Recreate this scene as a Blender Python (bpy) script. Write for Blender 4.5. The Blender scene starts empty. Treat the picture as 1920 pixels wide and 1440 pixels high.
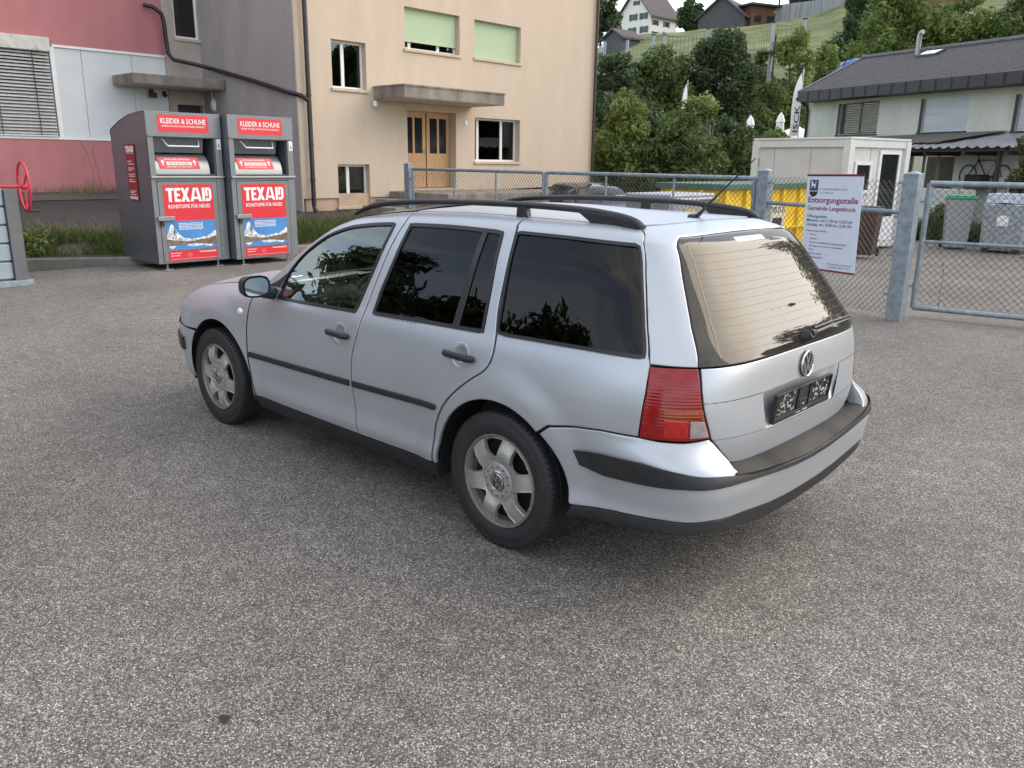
import bpy, bmesh, math, random, bisect
import numpy as np
from mathutils import Vector, Matrix, noise
from mathutils.geometry import delaunay_2d_cdt
random.seed(7)
R = math.radians
S = bpy.context.scene
col = S.collection
# ---------- camera ----------
cam = bpy.data.cameras.new('camera'); camo = bpy.data.objects.new('camera', cam); col.objects.link(camo)
CAM = Vector((-2.35093, 3.26248, 1.67192))
_f = Vector((0.66127742, -0.70308979, -0.26148983)); _r = Vector((-0.72595275, -0.68762141, 0.01301555)); _u = Vector((0.1889571, -0.18122237, 0.96511847))
camo.matrix_world = Matrix(((_r.x, _u.x, -_f.x, CAM.x), (_r.y, _u.y, -_f.y, CAM.y), (_r.z, _u.z, -_f.z, CAM.z), (0, 0, 0, 1)))
cam.sensor_width = 36; cam.lens = 1537.527/1920*36; cam.clip_start = .05; cam.clip_end = 2000
S.camera = camo
S.view_settings.view_transform = 'Standard'; S.view_settings.look = 'None'; S.view_settings.gamma = 1
S.view_settings.exposure = 1.5
# ---------- light: late evening, veiled low sun behind the photographer's right ----------
SUN_AZ = R(-122)      # direction towards the sun, world xy
SUN_EL = R(31)
w = bpy.data.worlds.new("World"); S.world = w; w.use_nodes = True
nt = w.node_tree; N = nt.nodes; L = nt.links; N.clear()
def wn(t, **k):
    n = N.new(t)
    for a, b in k.items(): setattr(n, a, b)
    return n
sky = wn('ShaderNodeTexSky', sky_type='NISHITA', sun_disc=False, sun_elevation=SUN_EL, sun_rotation=math.pi/2-SUN_AZ)
sky.air_density = 1.0; sky.dust_density = .6; sky.altitude = 700
tc = wn('ShaderNodeTexCoord'); mp = wn('ShaderNodeMapping'); mp.inputs['Scale'].default_value = (1, 1, 2.6)
nz = wn('ShaderNodeTexNoise'); nz.inputs['Scale'].default_value = 2.1; nz.inputs['Detail'].default_value = 9; nz.inputs['Roughness'].default_value = .58; nz.inputs['Distortion'].default_value = .6
cr = wn('ShaderNodeValToRGB'); cr.color_ramp.elements[0].position = .40; cr.color_ramp.elements[1].position = .66
cr.color_ramp.elements[0].color = (.22, .22, .22, 1); cr.color_ramp.elements[1].color = (.85, .85, .85, 1)
mx = wn('ShaderNodeMixRGB'); mx.inputs[2].default_value = (5.2, 4.9, 4.5, 1)
bg = wn('ShaderNodeBackground'); bg.inputs['Strength'].default_value = .15; wo = wn('ShaderNodeOutputWorld')
L.new(tc.outputs['Generated'], mp.inputs[0]); L.new(mp.outputs[0], nz.inputs['Vector']); L.new(nz.outputs['Fac'], cr.inputs[0])
L.new(cr.outputs[0], mx.inputs[0]); L.new(sky.outputs[0], mx.inputs[1]); L.new(mx.outputs[0], bg.inputs[0]); L.new(bg.outputs[0], wo.inputs[0])
sl = bpy.data.lights.new('sun', 'SUN'); sl.energy = 1.15; sl.angle = R(60); sl.color = (1, .86, .68)
so = bpy.data.objects.new('sun', sl); col.objects.link(so)
so.rotation_euler = Vector((math.cos(SUN_AZ)*math.cos(SUN_EL), math.sin(SUN_AZ)*math.cos(SUN_EL), math.sin(SUN_EL))).to_track_quat('Z', 'Y').to_euler()
so.location = (-8, -4, 12)
S.cycles.max_bounces = 10; S.cycles.transparent_max_bounces = 16
try: S.cycles.use_denoising = True
except Exception: pass
# ---------- helpers ----------
MATS = {}
def nodes_of(name):
    m = bpy.data.materials.new(name); m.use_nodes = True; MATS[name] = m
    t = m.node_tree; b = t.nodes.get('Principled BSDF')
    return m, t, b
def mat(name, c, rough=.6, metal=0, var=.12, scale=6, bump=0, bscale=60, spec=.5, coat=0, c2=None, stretch=None, dirt=0, dirtc=(.12, .1, .08), dscale=3):
    """plain surface with procedural colour variation, optional streaks (stretch), dirt blotches and fine bump"""
    m, t, b = nodes_of(name); n = t.nodes; l = t.links
    tcn = n.new('ShaderNodeTexCoord'); mpn = n.new('ShaderNodeMapping'); l.new(tcn.outputs['Object'], mpn.inputs[0])
    if stretch: mpn.inputs['Scale'].default_value = stretch
    no = n.new('ShaderNodeTexNoise'); no.inputs['Scale'].default_value = scale; no.inputs['Detail'].default_value = 6
    l.new(mpn.outputs[0], no.inputs['Vector'])
    rp = n.new('ShaderNodeValToRGB'); rp.color_ramp.elements[0].position = .32; rp.color_ramp.elements[1].position = .68
    a = [max(0, x*(1-var)) for x in c]; d = [min(1, x*(1+var)) for x in (c2 or c)]
    rp.color_ramp.elements[0].color = (*a, 1); rp.color_ramp.elements[1].color = (*d, 1)
    l.new(no.outputs['Fac'], rp.inputs[0]); out = rp.outputs[0]
    if dirt:
        n2 = n.new('ShaderNodeTexNoise'); n2.inputs['Scale'].default_value = dscale; n2.inputs['Detail'].default_value = 8; n2.inputs['Roughness'].default_value = .65
        l.new(mpn.outputs[0], n2.inputs['Vector'])
        r2 = n.new('ShaderNodeValToRGB'); r2.color_ramp.elements[0].position = .50; r2.color_ramp.elements[1].position = .72
        r2.color_ramp.elements[0].color = (0, 0, 0, 1); r2.color_ramp.elements[1].color = (dirt,)*3+(1,)
        l.new(n2.outputs['Fac'], r2.inputs[0])
        mi = n.new('ShaderNodeMixRGB'); mi.inputs[2].default_value = (*dirtc, 1); l.new(r2.outputs[0], mi.inputs[0]); l.new(out, mi.inputs[1]); out = mi.outputs[0]
    l.new(out, b.inputs['Base Color'])
    b.inputs['Roughness'].default_value = rough; b.inputs['Metallic'].default_value = metal
    b.inputs['Specular IOR Level'].default_value = spec; b.inputs['Coat Weight'].default_value = coat
    if bump:
        n3 = n.new('ShaderNodeTexNoise'); n3.inputs['Scale'].default_value = bscale; n3.inputs['Detail'].default_value = 3
        l.new(tcn.outputs['Object'], n3.inputs['Vector'])
        bp_ = n.new('ShaderNodeBump'); bp_.inputs['Strength'].default_value = bump; bp_.inputs['Distance'].default_value = .01
        l.new(n3.outputs['Fac'], bp_.inputs['Height']); l.new(bp_.outputs[0], b.inputs['Normal'])
    return m
def glassmat(name, tint, refl=1.0, film=0.0, rough=.01, filmc=(.8, .8, .75), dust=0):
    """window pane: fresnel reflection over tinted see-through"""
    m, t, b = nodes_of(name); n = t.nodes; l = t.links; n.remove(b)
    o = n['Material Output']; tr = n.new('ShaderNodeBsdfTransparent'); tr.inputs[0].default_value = (*tint, 1)
    g = n.new('ShaderNodeBsdfGlossy'); g.inputs['Roughness'].default_value = rough; g.inputs['Color'].default_value = (*filmc, 1)
    fr = n.new('ShaderNodeFresnel'); fr.inputs['IOR'].default_value = 1.52
    ma = n.new('ShaderNodeMath'); ma.operation = 'MULTIPLY_ADD'; ma.inputs[1].default_value = refl; ma.inputs[2].default_value = film; ma.use_clamp = True
    l.new(fr.outputs[0], ma.inputs[0]); mi = n.new('ShaderNodeMixShader'); l.new(ma.outputs[0], mi.inputs[0]); l.new(tr.outputs[0], mi.inputs[1]); l.new(g.outputs[0], mi.inputs[2])
    res = mi.outputs[0]
    if dust:
        df = n.new('ShaderNodeBsdfDiffuse'); df.inputs[0].default_value = (.45, .42, .36, 1)
        nn = n.new('ShaderNodeTexNoise'); nn.inputs['Scale'].default_value = 2.5; nn.inputs['Detail'].default_value = 6; nn.inputs['Distortion'].default_value = 1.2
        tcn = n.new('ShaderNodeTexCoord'); l.new(tcn.outputs['Object'], nn.inputs['Vector'])
        mm = n.new('ShaderNodeMath'); mm.operation = 'MULTIPLY'; mm.inputs[1].default_value = dust; l.new(nn.outputs['Fac'], mm.inputs[0])
        m2 = n.new('ShaderNodeMixShader'); l.new(mm.outputs[0], m2.inputs[0]); l.new(res, m2.inputs[1]); l.new(df.outputs[0], m2.inputs[2]); res = m2.outputs[0]
    l.new(res, o.inputs[0]); return m
def empty(name, loc, label=None, cat=None, group=None, rz=0, kind=None):
    o = bpy.data.objects.new(name, None); col.objects.link(o); o.location = loc; o.rotation_euler = (0, 0, rz)
    o.empty_display_size = .2
    return tag(o, label, cat, group, kind)
def tag(o, label=None, cat=None, group=None, kind=None):
    if label: o['label'] = label
    if cat: o['category'] = cat
    if group: o['group'] = group
    if kind: o['kind'] = kind
    return o
def link(name, me, m, parent=None, loc=None, rot=None):
    o = bpy.data.objects.new(name, me); col.objects.link(o)
    if m is not None and not me.materials: me.materials.append(MATS[m] if isinstance(m, str) else m)
    if parent: o.parent = parent
    if loc is not None: o.location = loc
    if rot is not None: o.rotation_euler = rot
    return o
def copy_tree(o, parent=None):
    c = o.copy(); col.objects.link(c); c.parent = parent
    for ch in list(o.children): copy_tree(ch, c)
    return c
class MB:
    """collects shapes, builds one mesh"""
    def __init__(s): s.v = []; s.f = []
    def add(s, vs, fs):
        k = len(s.v); s.v += [tuple(p) for p in vs]; s.f += [tuple(i+k for i in f) for f in fs]; return s
    def box(s, x0, x1, y0, y1, z0, z1, M=None):
        x0, x1 = sorted((x0, x1)); y0, y1 = sorted((y0, y1)); z0, z1 = sorted((z0, z1))
        P = [Vector((x, y, z)) for z in (z0, z1) for y in (y0, y1) for x in (x0, x1)]
        if M: P = [M @ p for p in P]
        return s.add(P, [(0, 2, 3, 1), (4, 5, 7, 6), (0, 1, 5, 4), (2, 6, 7, 3), (0, 4, 6, 2), (1, 3, 7, 5)])
    def cbox(s, c, size, M=None):
        return s.box(c[0]-size[0]/2, c[0]+size[0]/2, c[1]-size[1]/2, c[1]+size[1]/2, c[2]-size[2]/2, c[2]+size[2]/2, M)
    def tube(s, pts, r, n=8, cap=True, flat=None):
        pts = [Vector(p) for p in pts]; rs = r if isinstance(r, (list, tuple)) else [r]*len(pts)
        rings = []; up = None
        for i, p in enumerate(pts):
            d = (pts[min(i+1, len(pts)-1)]-pts[max(i-1, 0)]).normalized()
            if up is None: up = Vector((0, 0, 1)) if abs(d.z) < .9 else Vector((1, 0, 0))
            a = d.cross(up).normalized(); b = a.cross(d).normalized(); up = b
            rings.append([p + (a*math.cos(2*math.pi*k/n+.4) + b*math.sin(2*math.pi*k/n+.4)*(flat or 1))*rs[i] for k in range(n)])
        vs = [q for R_ in rings for q in R_]
        fs = [(i*n+k, i*n+(k+1) % n, (i+1)*n+(k+1) % n, (i+1)*n+k) for i in range(len(pts)-1) for k in range(n)]
        if cap: fs += [tuple(range(n))[::-1], tuple((len(pts)-1)*n+k for k in range(n))]
        return s.add(vs, fs)
    def lathe(s, prof, n=32, M=None, closed=False):
        """prof: list of (r, h) turned about +Z"""
        vs = [Vector((r*math.cos(2*math.pi*k/n), r*math.sin(2*math.pi*k/n), h)) for r, h in prof for k in range(n)]
        if M: vs = [M @ p for p in vs]
        fs = [(i*n+k, i*n+(k+1) % n, (i+1)*n+(k+1) % n, (i+1)*n+k) for i in range(len(prof)-1) for k in range(n)]
        return s.add(vs, fs)
    def prism(s, poly, M, h):
        """2-D polygon in M's xy plane, extruded 0..h along M's z"""
        n = len(poly); a = [M @ Vector((p[0], p[1], 0)) for p in poly]; b = [M @ Vector((p[0], p[1], h)) for p in poly]
        A = sum(poly[i][0]*poly[(i+1) % n][1]-poly[(i+1) % n][0]*poly[i][1] for i in range(n))
        f = [tuple(range(n))[::-1], tuple(range(n, 2*n))] + [(i, (i+1) % n, n+(i+1) % n, n+i) for i in range(n)]
        if (A < 0) != (h < 0): f = [t[::-1] for t in f]
        return s.add(a+b, f)
    def quad(s, a, b, c, d): return s.add([a, b, c, d], [(0, 1, 2, 3)])
    def build(s, name, m, parent=None, smooth=35, bevel=0, loc=None, rot=None, fix=False):
        me = bpy.data.meshes.new(name); me.from_pydata([tuple(v) for v in s.v], [], s.f)
        if fix:
            bm = bmesh.new(); bm.from_mesh(me); bmesh.ops.remove_doubles(bm, verts=bm.verts, dist=1e-5); bmesh.ops.recalc_face_normals(bm, faces=bm.faces); bm.to_mesh(me); bm.free()
        if smooth:
            me.shade_smooth(); me.set_sharp_from_angle(angle=R(smooth))
        o = link(name, me, m, parent, loc, rot)
        if bevel:
            b = o.modifiers.new('edge', 'BEVEL'); b.width = bevel; b.segments = 2; b.limit_method = 'ANGLE'; b.angle_limit = R(40)
        return o
def frame_M(o, x, y):
    x = Vector(x).normalized(); z = x.cross(Vector(y)).normalized(); y = z.cross(x); o = Vector(o)
    return Matrix(((x.x, y.x, z.x, o.x), (x.y, y.y, z.y, o.y), (x.z, y.z, z.z, o.z), (0, 0, 0, 1)))
def T3(x, y, z): return Matrix.Translation((x, y, z))
def RZ(a): return Matrix.Rotation(a, 4, 'Z')
def text_into(mb, s, M, x, y, width, height=None, bold=0.0, align='LEFT', extrude=0.0, maxw=None):
    """one line of lettering as flat mesh in M's xy plane: left end at x (or centre), baseline y; fitted to width"""
    cu = bpy.data.curves.new('lettering', 'FONT'); cu.body = s; cu.size = 1; cu.offset = bold; cu.resolution_u = 2; cu.extrude = 0
    ob = bpy.data.objects.new('lettering', cu); col.objects.link(ob)
    dg = bpy.context.evaluated_depsgraph_get(); me = bpy.data.meshes.new_from_object(ob.evaluated_get(dg))
    vs = [v.co.copy() for v in me.vertices]; fs = [tuple(p.vertices) for p in me.polygons]
    bpy.data.objects.remove(ob); bpy.data.curves.remove(cu); bpy.data.meshes.remove(me)
    if not vs: return
    x0 = min(v.x for v in vs); x1 = max(v.x for v in vs); 
    sx = width/(x1-x0); sy = height/.72 if height else sx
    ox = x - (width/2 if align == 'CENTER' else (width if align == 'RIGHT' else 0))
    mb.add([M @ Vector(((v.x-x0)*sx+ox, v.y*sy+y, extrude)) for v in vs], fs)
def inpoly(x, y, poly):
    c = False; n = len(poly); j = n-1
    for i in range(n):
        xi, yi = poly[i]; xj, yj = poly[j]
        if (yi > y) != (yj > y) and x < (xj-xi)*(y-yi)/(yj-yi)+xi: c = not c
        j = i
    return c
def resample(poly, step):
    out = []; n = len(poly)
    for i in range(n):
        a, b = poly[i], poly[(i+1) % n]; k = max(1, int(math.ceil(math.hypot(b[0]-a[0], b[1]-a[1])/step)))
        for t in range(k): out.append((a[0]+(b[0]-a[0])*t/k, a[1]+(b[1]-a[1])*t/k))
    return out
def catmull(pts, k=5, closed=False):
    out = []; n = len(pts)
    rng = range(n if closed else n-1)
    for i in rng:
        p0 = pts[(i-1) % n] if closed or i > 0 else pts[0]; p1 = pts[i]; p2 = pts[(i+1) % n]; p3 = pts[(i+2) % n] if closed or i+2 < n else pts[-1]
        for j in range(k):
            t = j/k
            out.append(tuple(.5*(2*p1[c]+(p2[c]-p0[c])*t+(2*p0[c]-5*p1[c]+4*p2[c]-p3[c])*t*t+(3*p1[c]-p0[c]-3*p2[c]+p3[c])*t**3) for c in range(len(p1))))
    if not closed: out.append(tuple(pts[-1]))
    return out
def tri2d(poly, holes=(), step=.025, rim=0.0):
    P = resample(poly, step); H = [resample(h, step) for h in holes]
    vs = [Vector(p) for p in P]; ed = [(i, (i+1) % len(P)) for i in range(len(P))]
    for h in H:
        k = len(vs); vs += [Vector(p) for p in h]; ed += [(k+i, k+(i+1) % len(h)) for i in range(len(h))]
    xs = [p[0] for p in P]; ys = [p[1] for p in P]
    bd = np.array([tuple(v) for v in vs])
    if rim:
        for li, lp in enumerate([P]+H):
            A = sum(lp[i][0]*lp[(i+1) % len(lp)][1]-lp[(i+1) % len(lp)][0]*lp[i][1] for i in range(len(lp))); sg = (1 if A > 0 else -1)*(1 if li == 0 else -1)
            for i in range(len(lp)):
                a = lp[i-1]; c = lp[(i+1) % len(lp)]; dx, dy = c[0]-a[0], c[1]-a[1]; d = math.hypot(dx, dy) or 1
                for m_ in (1,):
                    x = lp[i][0]-dy/d*rim*sg; y = lp[i][1]+dx/d*rim*sg
                    if inpoly(x, y, P) and not any(inpoly(x, y, h) for h in H) and ((bd[:, 0]-x)**2+(bd[:, 1]-y)**2).min() > (rim*.7)**2: vs.append(Vector((x, y)))
    ny = int((max(ys)-min(ys))/step); nx = int((max(xs)-min(xs))/step)
    for j in range(1, ny+1):
        for i in range(1, nx+1):
            x = min(xs)+i*step + (step*.5 if j % 2 else 0); y = min(ys)+j*step
            if inpoly(x, y, P) and not any(inpoly(x, y, h) for h in H) and ((bd[:, 0]-x)**2+(bd[:, 1]-y)**2).min() > (step*.45)**2: vs.append(Vector((x, y)))
    r = delaunay_2d_cdt(vs, ed, [], 0, 1e-7); V = [tuple(v) for v in r[0]]
    F = []
    for f in r[2]:
        cx = sum(V[i][0] for i in f)/3; cy = sum(V[i][1] for i in f)/3
        if inpoly(cx, cy, P) and not any(inpoly(cx, cy, h) for h in H):
            a = [V[i] for i in f]
            if (a[1][0]-a[0][0])*(a[2][1]-a[0][1])-(a[2][0]-a[0][0])*(a[1][1]-a[0][1]) < 0: f = f[::-1]
            F.append(tuple(f))
    return V, F, [P]+H
def skin(name, m, parent, poly, fmap, off=0.0, depth=.014, step=.03, holes=(), mirror=False, edge=.0016, centre=None, side=1, tilt=.55, rim=None):
    """a curved sheet-metal, glass or trim part: the polygon (in surface coordinates) mapped through fmap, with folded-in edges and smooth analytic normals"""
    V, F, loops = tri2d(poly, holes, step, (.005 if tilt else 0) if rim is None else rim)
    c0 = centre or Vector((1.2, 0, .7))
    flip = None
    def pn(a, b):
        p = fmap(a, b); e = 2e-3
        n = (fmap(a+e, b)-fmap(a-e, b)).cross(fmap(a, b+e)-fmap(a, b-e))
        n = n.normalized() if n.length > 1e-12 else Vector((0, 0, 1))
        return p, n
    key = {}
    pts = []; nrm = []
    for a, b in V: p, n = pn(a, b); pts.append(p); nrm.append(n); key[(round(a, 5), round(b, 5))] = len(pts)-1
    # orientation: outward from the car's middle
    s = sum((nrm[i]).dot(pts[i]-c0) for i in range(0, len(pts), max(1, len(pts)//40)))
    sg = 1 if s > 0 else -1
    nrm = [n*sg for n in nrm]; faces = [f if sg > 0 else f[::-1] for f in F]
    vs = [p+n*off for p, n in zip(pts, nrm)]; vn = list(nrm)
    fs = list(faces); 
    for li, lp in enumerate(loops):
        ids = [key.get((round(a, 5), round(b, 5))) for a, b in lp]
        if any(i is None for i in ids): continue
        A = sum(lp[i][0]*lp[(i+1) % len(lp)][1]-lp[(i+1) % len(lp)][0]*lp[i][1] for i in range(len(lp)))
        k = len(ids)
        for j in range(k):
            i = ids[j]; tn = pts[ids[(j+1) % k]]-pts[ids[j-1]]
            o = tn.cross(nrm[i]).normalized() if tn.length > 1e-9 else Vector()
            if (A < 0) != (sg < 0): o = -o
            if li > 0: o = -o
            if (li > 0) and ((A > 0) != (True)): pass
            vn[i] = (nrm[i]+o*tilt*(1 if li == 0 else -1)).normalized(); vs[i] = vs[i]-nrm[i]*edge
        base = len(vs)
        vs += [vs[ids[j]]-nrm[ids[j]]*depth for j in range(k)]+[vs[ids[j]].copy() for j in range(k)]; vn += [vn[ids[j]] for j in range(k)]*2
        for j in range(k):
            j2 = (j+1) % k; q = (base+k+j, base+j, base+j2, base+k+j2)
            if (A < 0) != (sg < 0): q = q[::-1]
            if li > 0: pass
            fs.append(q)
    if side < 0:
        vs = [Vector((p.x, -p.y, p.z)) for p in vs]; vn = [Vector((n.x, -n.y, n.z)) for n in vn]; fs = [f[::-1] for f in fs]
    me = bpy.data.meshes.new(name); me.from_pydata([tuple(v) for v in vs], [], fs)
    me.shade_smooth()
    nf = len(faces); ln = []
    for p in me.polygons:
        fl = p.index >= nf
        if fl: ln += [tuple(p.normal)]*p.loop_total
        else: ln += [tuple(vn[v]) for v in p.vertices]
    me.normals_split_custom_set(ln)
    return link(name, me, m, parent)
# ---------- body surface of the estate car: P(u, w) -> point, u runs along the side and round the corners ----------
def pchip(xs, ys):
    xs = [float(a) for a in xs]; ys = [float(a) for a in ys]; n = len(xs)
    d = [(ys[i+1]-ys[i])/(xs[i+1]-xs[i]) for i in range(n-1)]
    m = [d[0]] + [0.0 if d[i-1]*d[i] <= 0 else 2*d[i-1]*d[i]/(d[i-1]+d[i]) for i in range(1, n-1)] + [d[-1]]
    def f(x):
        if x <= xs[0]: return ys[0] + m[0]*(x-xs[0])*0.5
        if x >= xs[-1]: return ys[-1] + m[-1]*(x-xs[-1])*0.5
        i = bisect.bisect_right(xs, x)-1; h = xs[i+1]-xs[i]; t = (x-xs[i])/h
        return (2*t**3-3*t*t+1)*ys[i] + (t**3-2*t*t+t)*h*m[i] + (-2*t**3+3*t*t)*ys[i+1] + (t**3-t*t)*h*m[i+1]
    return f
def sstep(a, b, x):
    t = max(0.0, min(1.0, (x-a)/(b-a))); return t*t*(3-2*t)
YS = pchip([.18,.24,.28,.32,.345,.37,.42,.50,.60,.70,.78,.86,.915,.95,.965,1.1,1.25,1.375,1.40,1.42,1.435],
           [.800,.834,.850,.860,.863,.860,.853,.857,.864,.866,.861,.846,.826,.809,.802,.744,.678,.610,.585,.545,.490])
YF = pchip([.18,.24,.30,.40,.55,.65,.73,.80,.86,.91,.95,.96], [.79,.82,.838,.848,.856,.858,.852,.838,.818,.785,.735,.700])
AR = pchip([.50,.575,.68,.88,.95,1.10,1.25,1.376,1.400,1.42,1.435], [.942,.954,.968,.960,.952,.862,.760,.660,.615,.54,.46])
AB = pchip([.18,.26,.33,.42,.50,.545,.60,.67,.70], [.95,.975,.998,1.014,1.026,1.022,1.0,.968,.962])
AF = pchip([.18,.30,.40,.50,.60,.70,.80,.90,.96], [.64,.72,.75,.755,.74,.70,.64,.56,.50])
HR = pchip([-1.0,-.45,0,.4,.887,1.09,1.227,1.307,1.469,1.6,1.69,1.77,1.82,1.875,1.924,1.98,2.05], [1.425,1.432,1.438,1.440,1.428,1.411,1.393,1.38,1.329,1.253,1.188,1.122,1.078,1.032,.997,.968,.96])
GZ = pchip([.93,.965,1.1,1.25,1.375,1.45], [.817,.802,.744,.678,.610,.572])
RW = pchip([.8,1.36,1.38,1.40,1.42,1.435], [0,0,.001,.012,.042,.086])
HF = pchip([1.9,2.05,2.4,2.8,3.1,3.3], [.96,.955,.925,.865,.79,.72])
def sup_table(n, a, b, N=400):
    pts = []
    for i in range(N+1):
        th = i/N*math.pi/2
        pts.append((max(0, math.sin(th))**(2/n), max(0, math.cos(th))**(2/n)))
    L = [0.0]
    for i in range(N): L.append(L[-1] + math.hypot((pts[i+1][0]-pts[i][0])*a, (pts[i+1][1]-pts[i][1])*b))
    return pts, L
TR, LR = sup_table(5.2, .95, .85); TB, LB = sup_table(8.5, .95, .85)
TB_ = [LR[-1]/LB[-1]*a for a in LB]; TF, LF = sup_table(3.4, .78, .85)
LRT = LR[-1]; LFT = LF[-1]
def tab(T, L, s):
    s = max(0.0, min(L[-1], s)); i = min(len(L)-2, max(0, bisect.bisect_right(L, s)-1))
    k = (s-L[i])/max(1e-9, L[i+1]-L[i])
    return T[i][0]+(T[i+1][0]-T[i][0])*k, T[i][1]+(T[i+1][1]-T[i][1])*k
XF = 2.62
def flare(x, z):
    d = 0.0
    for cx in (0.0, 2.515):
        r = math.hypot(x-cx, z-.305)
        if z > .2: d += .017*(1-sstep(.425, .56, r))*(1 if z > .30 else sstep(.2, .3, z))
    return d
def bodyP(u, w, bumper=False):
    yf = 1.0
    if u < 0:
        p, q = tab(TR, LR, -u)
        if bumper:
            k = sstep(.69, .59, w); p2, q2 = tab(TB, TB_, -u); p += (p2-p)*k; q += (q2-q)*k
        x = -(AB(w) if bumper else AR(w))*p; yf = q
    elif u > XF:
        p, q = tab(TF, LF, u-XF); x = XF + AF(w)*p; yf = q
    else: x = u
    g = sstep(1.55, 2.35, x)
    z = w
    if w > .96: z = .96 + (w-.96)*(HR(x)-.96)/(1.435-.96)
    if w > .965:
        ys = YS(.965) if z < .965 else GZ(z)
        ys -= RW(w)*(1-.55*sstep(1.0, 1.7, x)) + .012*sstep(1.2, 2.0, x)
    else: ys = YS(w)
    y = ys*(1-g) + YF(min(w, .96))*g
    if w > .965: y = ys
    if x > 1.9 and w > .72: z = .72 + (min(w, .96)-.72)*(HF(x)-.72)/(.96-.72) + (max(0, w-.96)*(HR(x)-.96)/.475)
    y = (y + (flare(x, z) if not bumper or u > -.75 else 0.0))*yf
    if u < 0: z += .012*(1-min(1.0, (y/.49)**2))*sstep(1.385, 1.435, w)
    return Vector((x, y, z))

def sideP(u, w): return bodyP(u, w)
def bumpP(u, w): return bodyP(u, w, True)
def rearP(s, w):
    p = bodyP(-(LRT-abs(s)), w); return Vector((p.x, p.y if s >= 0 else -p.y, p.z))
def rbumP(s, w):
    p = bodyP(-(LRT-abs(s)), w, True); return Vector((p.x, p.y if s >= 0 else -p.y, p.z))
def frontP(s, w):
    p = bodyP(XF+LFT-abs(s), w); return Vector((p.x, p.y if s >= 0 else -p.y, p.z))
# ---------- car materials ----------
def paintmat(name, c, rough=.38, metal=.75, coat=.25):
    m = mat(name, c, rough, metal, var=.03, scale=2.5, coat=coat); b = m.node_tree.nodes['Principled BSDF']
    b.inputs['Coat Roughness'].default_value = .32
    t = m.node_tree; n = t.nodes; l = t.links      # faint flake and road dust towards the sills
    g = n.new('ShaderNodeNewGeometry'); sx = n.new('ShaderNodeSeparateXYZ'); l.new(g.outputs['Position'], sx.inputs[0])
    return m
paintmat('silver_paint', (.455, .48, .51), .37, .56, coat=.10)
paintmat('dark_blue_paint', (.03, .04, .075), .25, .4, .6)
mat('black_plastic', (.017, .0175, .019), .48, var=.25, scale=14, bump=.15, bscale=400)
mat('trim_rubber', (.010, .010, .011), .35, var=.1)
mat('pad_plastic', (.022, .022, .022), .6, spec=.2, var=.3, scale=5, c2=(.04, .037, .033), dirt=.4, dirtc=(.075, .055, .035), dscale=7)
mat('liner_black', (.006, .006, .006), .8, var=.05)
mat('tyre_rubber', (.018, .018, .019), .62, var=.2, scale=20, bump=.2, bscale=120)
mat('cover_silver', (.47, .46, .44), .32, .6, var=.1, scale=8, dirt=.35, dirtc=(.16, .12, .09), dscale=9)
mat('rim_dirty', (.22, .20, .18), .5, .4, var=.25, scale=9, dirt=.7, dirtc=(.10, .07, .05), dscale=10)
mat('steel_dark', (.02, .018, .016), .6, .3, var=.3)
mat('chrome_badge', (.55, .56, .57), .22, .9, var=.05)
mat('badge_dark', (.05, .055, .06), .35, .3)
mat('mirror_glass', (.75, .78, .8), .03, 1.0, var=0)
mat('indicator_clear', (.75, .75, .73), .12, .3, var=.1)
mat('cabin_dark', (.04, .04, .043), .7, var=.2, scale=12)
mat('seat_cloth', (.035, .036, .040), .85, var=.2, scale=30)
glassmat('front_door_glass', (.70, .80, .74), 1.35, .11, filmc=(.8, .88, .84))
glassmat('tinted_glass', (.035, .035, .04), .78, .0)
glassmat('rear_glass_film', (.09, .085, .08), 1.0, .02, rough=.014, filmc=(.80, .765, .69), dust=.13)
glassmat('windscreen_glass', (.7, .78, .74), 1.2, .02)
def lensmat(name, c, n_=70, rough=.1):
    m = mat(name, c, rough, 0, var=.15, scale=30, coat=.15); t = m.node_tree; n = t.nodes; l = t.links; b = n['Principled BSDF']
    tcn = n.new('ShaderNodeTexCoord'); wv = n.new('ShaderNodeTexWave'); wv.bands_direction = 'Z'; wv.inputs['Scale'].default_value = n_
    l.new(tcn.outputs['Object'], wv.inputs['Vector']); bp_ = n.new('ShaderNodeBump'); bp_.inputs['Strength'].default_value = .14; bp_.inputs['Distance'].default_value = .003
    l.new(wv.outputs['Fac'], bp_.inputs['Height']); l.new(bp_.outputs[0], b.inputs['Normal']); return m
lensmat('lens_red', (.24, .003, .006), 26); lensmat('lens_amber', (.26, .045, .008), 26); lensmat('lens_clear', (.27, .24, .23), 60, .15)
def arc(cx, cz, r, a0, a1, n=26):
    return [(cx+r*math.cos(R(a0+(a1-a0)*i/n)), cz+r*math.sin(R(a0+(a1-a0)*i/n))) for i in range(n+1)]
RA = (-.008, .305, .384); FA = (2.445, .312, .388)

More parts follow.
